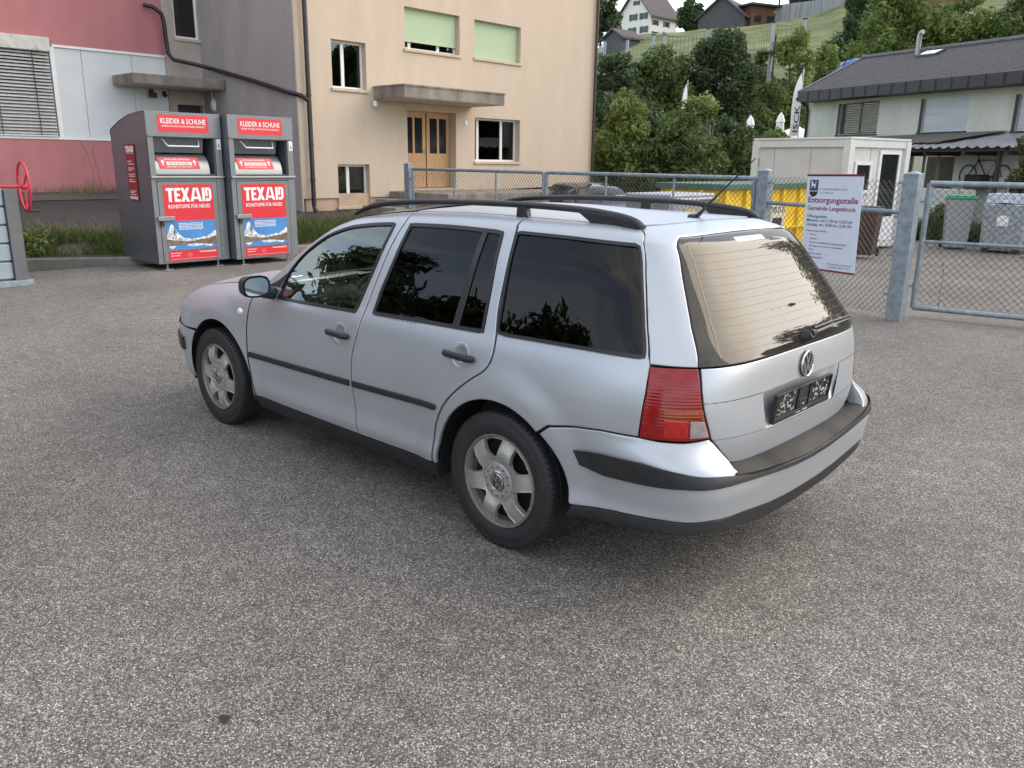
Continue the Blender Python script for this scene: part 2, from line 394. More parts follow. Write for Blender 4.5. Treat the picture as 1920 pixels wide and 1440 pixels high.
def build_wheel(name, parent):
    """outer face towards +y, hub centre at the origin"""
    M = Matrix.Rotation(R(-90), 4, 'X')    # local z -> +y
    root = bpy.data.objects.new(name, None); col.objects.link(root); root.parent = parent; root.empty_display_size = .1
    t = MB()
    prof = [(.205, -.19), (.235, -.197), (.275, -.192), (.303, -.178), (.313, -.166)]
    # tread with four grooves
    ys = [-.166, -.135, -.133, -.127, -.125, -.100, -.098, -.092, -.090, -.062, -.060, -.054, -.052, -.034, -.026]
    gr = {3, 2, 6, 7, 10, 11}
    for i, y in enumerate(ys): prof.append((.3155 if i not in gr else .3085, y))
    prof += [(.3135, -.018), (.309, -.009), (.298, -.002), (.285, .0005), (.270, .001), (.268, .0025), (.248, .001), (.228, -.003), (.217, -.007), (.212, -.012), (.209, -.03)]
    t.lathe(prof, 96, M)
    # sipes on the outer shoulder
    sp = MB()
    for k in range(72):
        a = 2*math.pi*k/72; A = Matrix.Rotation(a, 4, 'Z')
        sp.box(-.0018, .0018, .300, .3145, -.030, -.006, M @ A)
    to = t.build('tyre', 'tyre_rubber', root, 50)
    sp.build('tread_sipes', 'liner_black', to, 0)
    r = MB()
    r.lathe([(.213, -.013), (.214, -.006), (.211, -.001), (.205, -.002), (.201, -.008), (.199, -.022), (.190, -.045), (.185, -.09), (.19, -.16)], 72, M)
    ro = r.build('rim', 'rim_dirty', root, 40)
    d = MB(); d.lathe([(.0, -.075), (.14, -.07), (.188, -.06)], 48, M); d.build('brake_disc', 'steel_dark', root, 30)
    # wheel cover: six broad spokes and six windows
    def prof_h(r_):
        if r_ < .048: return .004
        if r_ < .085: return -.001 + .003*math.sin((r_-.048)/.037*math.pi)
        return -.002 + .012*sstep(.085, .13, r_) - .017*sstep(.14, .202, r_)
    def wp(x, y):
        rr = math.hypot(x, y); return M @ Vector((x, y, prof_h(rr)-.002))
    holes = []
    for k in range(6):
        a = R(60*k+30+12); ca, sa = math.cos(a), math.sin(a)
        hw = .060
        H = [(.106, -.015), (.098, 0), (.106, .015), (.150, .042), (.179, .059), (.1845, .060), (.1885, .050), (.1955, .0), (.1885, -.050), (.1845, -.060), (.179, -.059), (.150, -.042)]
        holes.append([(ca*p-sa*q, sa*p+ca*q) for p, q in H])
    cv = skin('wheel_cover', 'cover_silver', root, [(.200*math.cos(2*math.pi*i/72), .200*math.sin(2*math.pi*i/72)) for i in range(72)], wp, 0, .020, .011, holes, centre=Vector((0, -1, 0)), tilt=.7)
    rd = MB()
    for k in range(6):
        for sgn in (-1, 1):
            a = R(60*k+30+12); ca, sa = math.cos(a), math.sin(a)
            L_ = [(.112, .0205*sgn), (.150, .0455*sgn), (.180, .0625*sgn), (.189, .0640*sgn)]
            rd.tube([wp(ca*p-sa*q, sa*p+ca*q)+Vector((0, .0005, 0)) for p, q in L_], [.0016, .0026, .0034, .003], 6)
    rd.lathe([(.0845, .000), (.0862, .0022), (.088, .001)], 48, M)
    for k in range(10):
        a = R(36*k+10)
    rd.build('spoke_ridges', 'cover_silver', cv, 40)
    hb = MB()
    for k in range(12):
        a = R(30*k); hb.lathe([(.0001, .0018), (.0036, .0018), (.0036, -.002)], 10, M @ T3(.067*math.cos(a), .067*math.sin(a), .0002))
    hb.build('nut_holes', 'liner_black', cv, 0)
    b = MB(); b.lathe([(.0001, .0035), (.042, .0035), (.045, -.001)], 40, M); b.build('centre_cap', 'badge_dark', cv, 40)
    badge(cv, M @ T3(0, 0, .0035) @ RZ(R(20)), .040)
    return root
def badge(parent, M, r, name='emblem', m='chrome_badge'):
    """ring with V over W"""
    e = MB(); w = r*.13
    e.lathe([(r*.86, 0), (r*.86, r*.10), (r*.93, r*.14), (r, r*.10), (r, 0)], 48, M)
    def bar(a, b):
        a = Vector(a)*r; b = Vector(b)*r; d = (b-a).normalized(); q = Vector((-d.y, d.x))*w/2
        e.prism([(a-q)[:], (b-q)[:], (b+q)[:], (a+q)[:]], M @ T3(0, 0, .0002*len(e.v)/50), r*.10)
    for P in ([(-.36, .78), (-.02, .10)], [(.36, .78), (.02, .10)], [(-.76, .42), (-.33, -.76)], [(-.33, -.76), (0, -.04)], [(0, -.04), (.33, -.76)], [(.33, -.76), (.76, .42)]):
        bar(*P)
    return e.build(name, m, parent, 30)

def build_car(name, loc, rz, label, cat, paint='silver_paint', far=False):
    root = empty(name, loc, label, cat, rz=rz)
    st = .09 if far else .03
    wl = .03
    cen = Vector((1.2, 0, .7))
    def sk(nm, m, poly, f=sideP, off=0.0, depth=.014, step=None, holes=(), side=1, parent=None, **k):
        return skin(nm, m, parent or root, poly, f, off, depth, step or st, holes, side=side, centre=cen, **k)
    g = .0022
    Bg = [(.914, 1.433), (.897, 1.40), (.893, 1.378), (.915, 1.324), (.940, 1.208), (.962, 1.064), (.977, .935), (.995, .819), (1.027, .711), (1.042, .60), (1.044, .53), (1.030, .42), (1.011, .292)]
    Ag = [(2.035, .292), (2.062, .42), (2.080, .53), (2.086, .64), (2.078, .76), (2.066, .87), (2.03, .925), (1.975, .955)]
    Cg = [(.165, 1.433), (.150, 1.40), (.134, 1.373), (.108, 1.217), (.088, 1.062), (.056, .955), (.044, .875), (.070, .810), (.160, .745), (.255, .668), (.330, .585), (.385, .47), (.402, .34), (.402, .306)]
    Bs = catmull(Bg, 4); As = catmull(Ag, 4); Cs = catmull(Cg, 4)
    sh = lambda pts, dx: [(a+dx, b) for a, b in pts]
    topw = 1.433
    fw = catmull([(1.782, .905), (1.775, 1.06), (1.752, 1.20), (1.70, 1.30), (1.63, 1.345), (1.54, 1.366), (1.43, 1.376), (1.30, 1.381), (1.15, 1.382), (.975, 1.380)], 4) + [(.955, 1.374), (.958, 1.33), (.985, 1.18), (1.010, 1.05), (1.033, .93), (1.045, .921)] + [(1.17, .918), (1.33, .914), (1.55, .908)]
    rw = [(.845, 1.375), (.80, 1.378), (.56, 1.378), (.25, 1.374), (.205, 1.370), (.198, 1.355), (.165, 1.17), (.135, .985), (.132, .955), (.16, .950), (.48, .943), (.88, .932), (.906, .938), (.900, 1.05), (.872, 1.20), (.853, 1.33)]
    qw = [(.128, 1.372), (.10, 1.378), (-.30, 1.378), (-.70, 1.374), (-.724, 1.365), (-.722, 1.30), (-.705, 1.13), (-.692, .995), (-.686, .975), (-.66, .970), (-.43, .968), (0, .958), (.045, .962), (.062, .985), (.092, 1.15), (.118, 1.30)]
    bar_ = [(.332, 1.368), (.300, 1.368), (.292, .952), (.334, .952)]
    def inset(poly, d):
        cx = sum(p[0] for p in poly)/len(poly); out = []
        P = poly; n = len(P); A = sum(P[i][0]*P[(i+1) % n][1]-P[(i+1) % n][0]*P[i][1] for i in range(n)); s = 1 if A > 0 else -1
        for i in range(n):
            a = Vector(P[i-1]); b = Vector(P[i]); c = Vector(P[(i+1) % n])
            d1 = (b-a).normalized(); d2 = (c-b).normalized()
            n1 = Vector((-d1.y, d1.x))*s; n2 = Vector((-d2.y, d2.x))*s; m_ = (n1+n2)
            m_ = m_.normalized()/max(.5, m_.normalized().dot(n1)) if m_.length > 1e-6 else n1
            q = b+m_*d; out.append((q.x, q.y))
        return out
    sill_front = .293
    for side in (1, -1):
        near = side == 1
        # doors, each with handle, glass, seal and moulding
        fd_poly = Bs + [(1.05, .292), (2.03, .288)] + As[:] + [(1.93, topw), (1.8, topw), (1.5, topw), (1.2, topw), (1.0, topw)]
        fd_poly = inset(fd_poly, g)
        cup_f = [(1.143+.055*math.cos(R(a)), .805+.055*math.sin(R(a))) for a in range(0, 360, 15)]
        cup_r = [(.240+.055*math.cos(R(a)), .842+.055*math.sin(R(a))) for a in range(0, 360, 15)]
        fd = sk('front_door', paint, fd_poly, holes=[inset(fw, -.0), cup_f], side=side)
        rd_poly = inset(sh(Cs, .004) + [(.44, .300), (1.005, .292)] + sh(Bs, -.004)[::-1][:] + [(.7, topw), (.4, topw)], g)
        rd = sk('rear_door', paint, rd_poly, holes=[rw, cup_r], side=side)
        for (dr, W, cup, cu_, cw, mat_, hb) in ((fd, fw, cup_f, 1.143, .805, 'front_door_glass', (1.238, 1.047)), (rd, rw, cup_r, .240, .842, 'tinted_glass', (.335, .139))):
            sk('window_seal', 'trim_rubber', W, off=.004, depth=.02, holes=[inset(W, .016)], side=side, parent=dr, step=.02, tilt=.0, edge=0)
            if dr is fd: sk('door_glass', mat_, inset(W, .013), off=-.004, depth=.003, side=side, parent=dr)
            else:
                sk('door_glass', mat_, inset(W, .013), off=-.004, depth=.003, side=side, parent=dr)
                sk('window_divider', 'trim_rubber', bar_, off=.003, side=side, parent=dr)
            if not far:
                def dish(a, b, cu_=cu_, cw=cw):
                    p = bodyP(a, b); r_ = math.hypot(a-cu_, b-cw)
                    return p - Vector((0, .028*(1-sstep(.0, .054, r_)), 0))
                sk('handle_cup', paint, cup, dish, off=-.001, depth=.01, step=.008, side=side, parent=dr, tilt=0)
                h = MB(); pts = []
                for k in range(13):
                    a = hb[0]+(hb[1]-hb[0])*k/12; e = math.sin(math.pi*min(1, max(0, k/12)))
                    pts.append(bodyP(a, cw+.004*(.5-k/12)+.002)+Vector((0, .010+.016*min(1, e*2.2), 0)))
                h.tube(pts, [.007]+[.0125]*6+[.0135]*5+[.010], 10, flat=1.25)
                if dr is fd: h.lathe([(.0001, .004), (.007, .004), (.008, 0)], 14, T3(*(bodyP(1.068, cw-.001)+Vector((0, .0365, 0)))) @ Matrix.Rotation(R(-90), 4, 'X'))
                if side < 0: h.v = [(x, -y, z) for x, y, z in h.v]; h.f = [f[::-1] for f in h.f]
                h.build('handle', 'black_plastic', dr, 60)
        sk('moulding', 'black_plastic', [(2.070, .556), (2.076, .550), (2.074, .530), (2.066, .526), (1.060, .546), (1.060, .576)], off=.013, depth=.016, side=side, parent=fd, edge=.003)
        sk('moulding', 'black_plastic', [(1.028, .577), (1.028, .547), (.384, .565), (.373, .572), (.371, .586), (.380, .592)], off=.013, depth=.016, side=side, parent=rd, edge=.003)
        # mirror corner trim on the front door
        tri = MB()
        sk('mirror_corner', 'black_plastic', [(1.80, .905), (1.79, 1.06), (1.765, 1.20), (1.83, 1.13), (1.93, 1.02), (1.985, .905)], off=.005, depth=.02, side=side, parent=fd)
        # quarter panel
        ra = arc(*RA, -3, 62)      # front part of rear arch
        q_poly = sh(Cs, -.004) + [(.385, .300)] + arc(*RA, 0, 128, 34)
        q_poly += [(-.30, .650), (-.42, .672), (-.549, .686), (-.700, .690), (-.706, .77), (-.712, .86), (-.708, .955), (-.700, .985), (-.712, 1.13), (-.735, 1.30), (-.745, 1.378), (-.795, 1.413), (-.806, 1.425)] + [(-.6, 1.433), (-.3, 1.433), (0, 1.433)]
        qd = sk('rear_quarter_panel', paint, inset(q_poly, g), holes=[qw], side=side)
        sk('window_seal', 'trim_rubber', qw, off=.004, depth=.02, holes=[inset(qw, .013)], side=side, parent=qd, step=.02, tilt=0, edge=0)
        sk('side_glass', 'tinted_glass', inset(qw, .010), off=-.003, depth=.003, side=side, parent=qd)
        # front wing
        f_poly = sh(catmull(Ag[:-1], 4), .004) + [(2.05, .957), (2.4, .957), (2.8, .957), (3.08, .955), (3.14, .90), (3.06, .74), (3.05, .60)] + [(2.93, .595)] + arc(*FA, 49, 183, 34)
        sk('front_wing', paint, inset(f_poly, g), side=side)
        if not far and near:
            ind = MB(); ind.lathe([(.0001, .012), (.012, .011), (.022, .007), (.027, 0)], 20, T3(*bodyP(2.176, .787)) @ Matrix.Rotation(R(-80), 4, 'X') @ Matrix.Diagonal((1.15, .8, 1, 1)))
            ind.build('side_indicator', 'indicator_clear', root, 60)
        # sills
        sk('sill', 'black_plastic', [(2.07, .286), (2.07, .205), (.40, .215), (.385, .295), (.42, .297), (1.0, .289)], off=.002, depth=.05, side=side)
        # front bumper
        fb = [(2.93, .592), (3.0, .596)]
        # dark liner under every gap
        ln = MB()
        lin_poly = [(2.06, .30), (2.06, .958), (1.98, .955), (1.9, 1.425), (0, 1.425), (-.80, 1.41), (-.72, .95), (-.70, .60), (-.32, .60)] + arc(RA[0], RA[1], RA[2]+.012, 128, 0, 30) + [(.40, .30)]
        sk('inner_shell', 'liner_black', lin_poly, off=-.016, depth=.002, step=.08, holes=[inset(fw, -.004), inset(rw, -.004), inset(qw, -.004), cup_f, cup_r], side=side)
        sk('inner_shell', 'liner_black', arc(FA[0], FA[1], FA[2]+.012, 180, 0, 30)+[(3.2, .32), (3.25, .94), (2.06, .94)], off=-.016, depth=.002, step=.08, side=side)
        # wheel housings
        for (cx, cz, r_) in (RA, FA):
            wh = MB(); n = 24
            P = [(cx+(r_+.02)*math.cos(R(200*k/n-10)), cz+(r_+.02)*math.sin(R(200*k/n-10))) for k in range(n+1)]
            ys0, ys1 = side*(.845), side*.55
            vs = [Vector((x, y, z)) for y in (ys0, ys1) for x, z in P]
            wh.add(vs, [(k, k+1, n+2+k, n+1+k) for k in range(n)]+[tuple(range(n+1, 2*n+2))]); wh.build('wheel_housing', 'liner_black', root, 0)
    # --- rear: header and pillars round the rear window, window, tailgate ---
    GL = [(.735, .957), (.724, 1.16), (.702, 1.34), (.690, 1.375), (.655, 1.392), (.60, 1.3965), (.33, 1.399), (0, 1.400)]
    GL = catmull(GL, 3)
    sym = lambda pts: pts + [(-a, b) for a, b in pts[::-1] if a > 1e-6]
    glo = sym(GL)
    RS = [(LRT-.708, .957), (LRT-.704, .985), (LRT-.716, 1.13), (LRT-.739, 1.30), (LRT-.749, 1.378), (LRT-.800, 1.414), (LRT-.811, 1.427), (.74, 1.4305), (.62, 1.4315), (.45, 1.432), (0, 1.432)]
    RSo = catmull(RS[:7], 3)[:-1] + RS[6:]
    fr = sym(RSo) + [(-a, b) for a, b in [(.741, .957)]] + [(-a-.006*(b < 1.39), b+.0025*(b >= 1.39)) for a, b in GL] + [(a+.006*(b < 1.39), b+.0025*(b >= 1.39)) for a, b in GL[::-1][1:]] 
    sk('rear_pillar_frame', paint, inset(fr, .001), rearP, step=.018 if not far else .06)
    gl = sk('rear_window', 'rear_glass_film', glo, rearP, off=.001, depth=.006, step=.025)
    sk('window_seal', 'trim_rubber', sym([(a+.005*(b < 1.39), b+.002*(b > 1.39)) for a, b in GL]), rearP, off=-.002, depth=.012, holes=[inset(glo, .004)], step=.02, parent=gl)
    if not far:
        hl = MB()
        for k in range(13):
            w_ = 1.00+.028*k
            if w_ > 1.375: break
            hl.tube([rearP(s_, w_)+Vector((-.0016, 0, .0008)) for s_ in np.linspace(-.63, .63, 27)], .00045, 3, cap=False)
        for s_ in (-.645, .645): hl.tube([rearP(s_*(1-.05*(w_-1)), w_)+Vector((-.0016, 0, .0008)) for w_ in np.linspace(.985, 1.37, 8)], .0018, 3, cap=False)
        hl.build('heater_lines', mat('heater_line', (.26, .235, .19), .5, var=.1), gl, 0)
        sk('brake_light', mat('brake_light_lens', (.55, .54, .5), .3, var=.1), [(.17, 1.386), (.17, 1.368), (-.17, 1.368), (-.17, 1.386)], rearP, off=.0025, depth=.001, parent=gl, step=.02)
        wp = MB(); pv = rearP(0, .985)
        wp.lathe([(.0001, .045), (.016, .043), (.024, .030), (.028, 0)], 20, T3(*pv) @ Matrix.Rotation(R(-62), 4, 'Y'))
        wp.tube([pv+Vector((-.028, 0, .020)), pv+Vector((-.030, -.045, .020))], [.019, .012], 10)
        wo_ = wp.build('wiper', 'black_plastic', gl, 50)
        ar = MB(); P0 = pv+Vector((-.030, -.04, .020)); P1 = rearP(-.50, .995)+Vector((-.018, 0, .010))
        ar.tube([P0, P0.lerp(P1, .5)+Vector((-.004, 0, .004)), P1], [.008, .006, .004], 6, flat=.6)
        ar.build('wiper_arm', mat('wiper_grey', (.16, .16, .155), .45, .3), wo_, 50)
        bl = MB(); bl.tube([rearP(s_, 1.003+.006*(1-abs(s_+.33)/.3))+Vector((-.007, 0, .004)) for s_ in np.linspace(-.12, -.64, 12)], .005, 5)
        bl.build('wiper_blade', 'trim_rubber', wo_, 50)
    TGs = [(.729, .953), (.716, .905), (.690, .80), (.650, .688), (.600, .635), (.548, .588), (.535, .572), (.40, .548), (.2, .532), (0, .528)]
    tg_poly = sym(TGs)
    rec = [(.362, .812), (.355, .822), (.2, .8235), (-.2, .8235), (-.355, .822), (-.362, .812), (-.318, .672), (-.305, .660), (-.2, .6555), (.2, .6555), (.305, .660), (.318, .672)]
    tg = sk('tailgate', paint, inset(tg_poly, .002), rearP, holes=[rec], depth=.055, step=.02 if not far else .06)
    def recP(s_, w_):
        p = rearP(s_, w_); k = sstep(.655, .72, w_)*sstep(.362, .285, abs(s_)); p.x += .001 + .031*k; return p
    sk('plate_recess', paint, inset(rec, -.007), recP, depth=.002, step=.02, parent=tg, tilt=0)
    if not far:
        for pts in ([(a_, .822+.004*(a_-.36)/.3) for a_ in np.linspace(.364, .692, 8)], [(-a_, .822+.004*(a_-.36)/.3) for a_ in np.linspace(.364, .692, 8)]):
            cz = MB(); cz.tube([rearP(*q)-Vector((-.0004, 0, 0)) for q in pts], .0016, 5, cap=False); cz.build('crease_line', 'liner_black', tg, 0)
        for pts in ([(a_, .668+.016*(a_-.32)/.32) for a_ in np.linspace(.33, .645, 8)], [(-a_, .668+.016*(a_-.32)/.32) for a_ in np.linspace(.33, .645, 8)]):
            cz = MB(); cz.tube([rearP(*q) for q in pts], .0011, 4, cap=False); cz.build('crease_line', 'steel_dark', tg, 0)
        # number-plate bracket without a plate
        br = MB(); BM = T3(-.968, .018, .738) @ Matrix.Rotation(R(-6), 4, 'Y')
        br.box(-.006, .004, -.262, .262, -.062, .058, BM); br.box(-.016, -.004, -.262, .262, -.064, -.042, BM)
        br.box(-.014, -.004, -.262, -.252, -.045, .058, BM); br.box(-.014, -.004, .254, .262, -.045, .058, BM); br.box(-.012, -.005, -.262, .262, .053, .059, BM)
        for y in (-.055, .05): br.box(-.012, -.005, y-.006, y+.006, -.04, .055, BM)
        br.box(-.010, -.005, -.04, .035, -.036, -.005, BM)
        bo = br.build('plate_bracket', 'black_plastic', tg, 0, bevel=.0015)
        rr = random.Random(3); sl_ = MB(); pl = MB()
        for sgn in (-1, 1):
            for k in range(60):
                y = sgn*rr.uniform(.075, .238); z = rr.uniform(-.034, .048); a = rr.choice([(.003, .003), (.006, .003), (.003, .006), (.004, .004)])
                (sl_ if rr.random() < .6 else pl).box(-.0085, -.0055, y-a[0], y+a[0], z-a[1], z+a[1], BM)
            for y, z, wd in ((.19, .0, .018), (.12, .012, .012), (.125, -.012, .012)): pl.box(-.0088, -.0055, sgn*y-wd, sgn*y+wd, z-.004, z+.004, BM)
        pl.box(-.0118, -.009, -.012, .006, -.030, -.024, BM)
        sl_.build('bracket_slots', 'liner_black', bo, 0); pl.build('bracket_openings', mat('slot_light', (.42, .41, .38), .5, var=.2), bo, 0)
        tx = MB(); FM = BM @ Matrix(((0, 0, -1, -.0163), (-1, 0, 0, 0), (0, 1, 0, 0), (0, 0, 0, 1)))
        x_ = -.065
        for k_ in range(16):      # the print is too small to read: short broken strokes of its size
            w2_ = .0022+.0012*(k_ % 3); h2_ = .005 if k_ < 8 else .008
            tx.add([FM @ Vector(p) for p in ((x_, -.0565, 0), (x_+w2_, -.0565, 0), (x_+w2_+.0008, -.0565+h2_, 0), (x_+.0008, -.0565+h2_, 0))], [(0, 1, 2, 3)]); x_ += w2_+(.0022 if k_ != 7 else .02)
        tx.build('lettering', mat('print_white', (.7, .7, .68), .5, var=.02), bo, 0)
        EM = frame_M(rearP(0, .877)+Vector((-.003, 0, 0)), (0, -1, 0), (.06, 0, 1))
        eb = MB(); eb.lathe([(.0001, .004), (.050, .004), (.0555, -.004)], 48, EM); eb.build('emblem_ground', 'badge_dark', tg, 40)
        badge(tg, EM @ T3(0, 0, .004), .055)
    # tail lamps
    for side in (1, -1):
        s_ = side
        LP = [(.917, .950), (.83, .9525), (.738, .9535), (.722, .905), (.697, .80), (.657, .694), (.75, .686), (.85, .686), (.922, .691), (.918, .77), (.912, .86)]
        lp = sk('tail_lamp', 'lens_red', inset(LP, .0025), lambda a, b, s_=s_: (lambda p: Vector((p.x, p.y*s_, p.z)))(rearP(a, b)), off=.006, depth=.03, step=.02 if not far else .06, edge=.004)
        if not far:
            f_ = lambda a, b, s_=s_: (lambda p: Vector((p.x, p.y*s_, p.z)))(rearP(a, b))
            sk('amber_lens', 'lens_amber', [(.84, .803), (.70, .803), (.692, .775), (.84, .775)], f_, off=.0095, depth=.002, parent=lp, step=.02)
            sk('reverse_lens', 'lens_clear', [(.742, .766), (.692, .762), (.668, .702), (.740, .700)], f_, off=.0095, depth=.002, parent=lp, step=.02)
            sk('lower_lens', mat('lens_bright_red', (.38, .010, .008), .12, var=.25, scale=90, coat=.5), [(.835, .768), (.75, .766), (.748, .700), (.835, .700)], f_, off=.009, depth=.002, parent=lp, step=.02)
    # rear bumper
    tops = [(.585, .588), (.560, .562), (.50, .547), (.3, .522), (.15, .507), (0, .502)]
    cor = [(LRT-.245, .608), (LRT-.30, .645), (LRT-.42, .668), (LRT-.549, .682), (.927, .686), (.85, .681), (.75, .681), (.658, .688), (.640, .672), (.60, .618)]
    archb = arc(RA[0], RA[1], RA[2], 172, 128, 12)
    archS = [(LRT+a, b) for a, b in archb]
    lo = [(LRT-.397, .35), (1.05, .377), (.867, .396), (.70, .403), (.5, .388), (.3, .358), (.15, .345), (0, .342)]
    bsk = sk('rear_bumper', paint, inset(sym(cor[:]+tops) + [(-a, b) for a, b in [q for q in archS[::-1]]] + [(-a, b) for a, b in lo] + lo[::-1][1:] + archS, .001), rbumP, step=.022 if not far else .07, depth=.065)
    lo2 = [(LRT-.402, .346), (1.05, .373), (.867, .392), (.70, .399), (.5, .384), (.3, .354), (.15, .341), (0, .338)]
    bot = [(LRT-.37, .272), (1.2, .300), (1.04, .317), (.856, .345), (.70, .352), (.5, .322), (.3, .275), (0, .262)]
    sk('valance', 'black_plastic', sym(lo2)+[(-a, b) for a, b in bot]+bot[::-1][1:], rbumP, off=-.004, depth=.03, step=.03, parent=bsk)
    mt = [(1.229, .581), (1.15, .593), (1.085, .599), (.933, .604), (.80, .592), (.743, .582), (.65, .572), (.575, .560), (.50, .547), (.3, .522), (.15, .507), (0, .502)]
    mb_ = [(1.205, .525), (1.1, .512), (.95, .522), (.80, .536), (.66, .536), (.575, .532), (.5, .525), (.3, .503), (.15, .490), (0, .485)]
    sk('bumper_moulding', 'black_plastic', sym(mt)+[(-a, b) for a, b in mb_]+mb_[::-1][1:], rbumP, off=.012, depth=.02, step=.02 if not far else .06, parent=bsk, edge=.003)
    # loading ledge
    def padP(s_, t):
        a = rearP(s_*.585, .548+.02*abs(s_)**2.5); b = rbumP(s_*.590, .503+.060*abs(s_)**1.5); a = Vector((a.x+.01, a.y, a.z+.004)); b = Vector((b.x-.006, b.y, b.z+.006))
        z = .010*math.sin(math.pi*min(1, max(0, t)))
        return a.lerp(b, t)+Vector((0, 0, z))
    sk('loading_ledge', 'pad_plastic', [(-1, 0), (1, 0), (1, 1), (-1, 1)], padP, depth=.02, step=.06, parent=bsk)
    # --- roof ---
    def roofP(x, y):
        yd = bodyP(max(x, 0), 1.433).y if x > 0 else .494
        p = bodyP(max(x, 0), 1.433)
        zb = .96+(1.433-.96)*(HR(x)-.96)/.475 if x < 0 else p.z
        return Vector((x, y, zb + (.012 if x < 0 else .012+.02*sstep(0, .5, x)*sstep(1.1, .6, x))*(1-min(1.0, (y/.49)**2))))
    re_ = [rearP(s_, 1.4335) for s_ in np.linspace(LRT, 0, 40)]
    left = [(x, bodyP(x, 1.435).y-.001) for x in np.linspace(.92, 0.03, 16)] + [(p.x+.002, p.y) for p in re_]
    front = [(.92+.10*(1-(y/.52)**2), y) for y in np.linspace(-.5, .5, 12)]
    rf = sk('roof', paint, left+[(a, -b) for a, b in left[::-1] if b > 1e-4]+front[1:-1], roofP, step=.06, depth=.01, tilt=.3)
    # windscreen and bonnet
    def scrP(x, v):
        p = bodyP(x, 1.434); k = 1-v*v
        return Vector((p.x+.11*k, p.y*v, p.z+.02*k))
    sk('windscreen', 'windscreen_glass', [(.95, -1), (1.97, -1), (1.97, 1), (.95, 1)], scrP, step=.12, depth=.004)
    sk('windscreen_frame', 'trim_rubber', [(.94, -1.0), (1.98, -1.0), (1.98, 1.0), (.94, 1.0)], scrP, off=.002, step=.12, depth=.006, holes=[[(1.0, -.95), (1.90, -.95), (1.90, .95), (1.0, .95)]])
    def bonP(x, v):
        p = bodyP(min(x, 3.12), .958); k = 1-abs(v)**2.2
        return Vector((p.x+(.10+.05*sstep(2.4, 3.1, x))*k+(x-min(x, 3.12)), p.y*v*.995, p.z+.03*k+.002))
    sk('bonnet', paint, [(2.0, -.99), (3.08, -.99), (3.08, .99), (2.0, .99)], bonP, step=.09, depth=.02)
    # nose: grille, headlamps, bumper
    sk('headlamp', 'indicator_clear', [(.60, .655), (.60, .80), (.36+.02, .80), (.38, .655)], frontP, off=.0, step=.05); sk('headlamp', 'indicator_clear', [(-.60, .655), (-.60, .80), (-.38, .80), (-.38, .655)], frontP, off=.0, step=.05)
    sk('grille', 'black_plastic', [(.375, .66), (.375, .79), (-.375, .79), (-.375, .66)], frontP, step=.05)
    sk('nose_panel', paint, [(.80, .80+.002), (.80, .957), (-.80, .957), (-.80, .802)], frontP, step=.05)
    for sg_ in (1, -1): sk('wing_nose', paint, [(sg_*.60+sg_*.003, .655), (sg_*.603, .80), (sg_*.98, .80), (sg_*.98, .655)], frontP, step=.05)
    bf = [(LFT+XF-b_[0], b_[1]) for b_ in arc(FA[0], FA[1], FA[2], 2, 46, 12)]+[(.9, .598), (.6, .65), (0, .655)]
    bfl = [(LFT+XF-2.83, .27), (.9, .22), (0, .21)]
    fb_ = sk('front_bumper', paint, sym(bf)+[(-a, b) for a, b in bfl]+bfl[::-1][1:], frontP, off=.006, step=.05, depth=.03)
    sk('bumper_moulding', 'black_plastic', sym([(1.11, .520), (0, .535)])+[(-1.11, .435), (0, .44), (1.11, .435)], frontP, off=.022, depth=.02, step=.05, parent=fb_)
    # floor and cabin
    fl = MB(); fl.box(-.72, 3.0, -.50, .50, .27, .36); fl.box(.44, 2.0, -.80, .80, .24, .34); fl.build('floor_pan', 'liner_black', root, 0)
    cb = MB(); cb.cbox((1.72, 0, .80), (.34, 1.42, .26)); cb.cbox((1.62, .37, .90), (.22, .36, .08)); cb.build('dashboard', 'cabin_dark', root, 40, bevel=.03)
    if not far:
        sw = MB(); SM = T3(1.40, .37, .86) @ Matrix.Rotation(R(-65), 4, 'Y')
        sw.tube([SM @ Vector((.185*math.cos(a), .185*math.sin(a), 0)) for a in np.linspace(0, 2*math.pi, 33)], .015, 8)
        sw.tube([SM @ Vector((-.17, 0, 0)), SM @ Vector((.17, 0, 0))], .02, 6); sw.lathe([(.0001, .03), (.05, .02), (.06, -.02)], 16, SM); sw.build('steering_wheel', 'cabin_dark', root, 50)
    for y in (.37, -.37):
        se = MB(); se.cbox((1.02, y, .52), (.50, .48, .16)); se.cbox((.80, y, .82), (.14, .46, .56), T3(.80, y, .55) @ Matrix.Rotation(R(-14), 4, 'Y') @ T3(-.80, -y, -.55)); se.cbox((.66, y, 1.20), (.09, .26, .15)); se.build('front_seat', 'seat_cloth', root, 40, bevel=.04)
    se = MB(); se.cbox((.22, 0, .52), (.5, 1.25, .18)); se.cbox((-.05, 0, .82), (.14, 1.25, .55)); se.build('rear_seat', 'seat_cloth', root, 40, bevel=.04)
    # mirrors
    for side in (1, -1):
        mr = MB(); n = 20; rings = []
        for k, (dx, sc) in enumerate(((.0, .93), (-.012, 1.0), (.02, 1.0), (.06, .90), (.09, .68), (.105, .3))):
            rings.append([Vector((1.79+dx, side*(.943+.082*sc*math.copysign(abs(math.cos(a))**.6, math.cos(a))), .985+.060*sc*math.copysign(abs(math.sin(a))**.7, math.sin(a)))) for a in np.linspace(0, 2*math.pi, n, endpoint=False)])
        vs = [p for r_ in rings for p in r_]; fs = [(i*n+k, i*n+(k+1) % n, (i+1)*n+(k+1) % n, (i+1)*n+k) for i in range(5) for k in range(n)]+[tuple(5*n+k for k in range(n))]
        mr.add(vs, fs); mr.tube([(1.83, side*.88, .94), (1.84, side*.80, .925)], [.03, .035], 10)
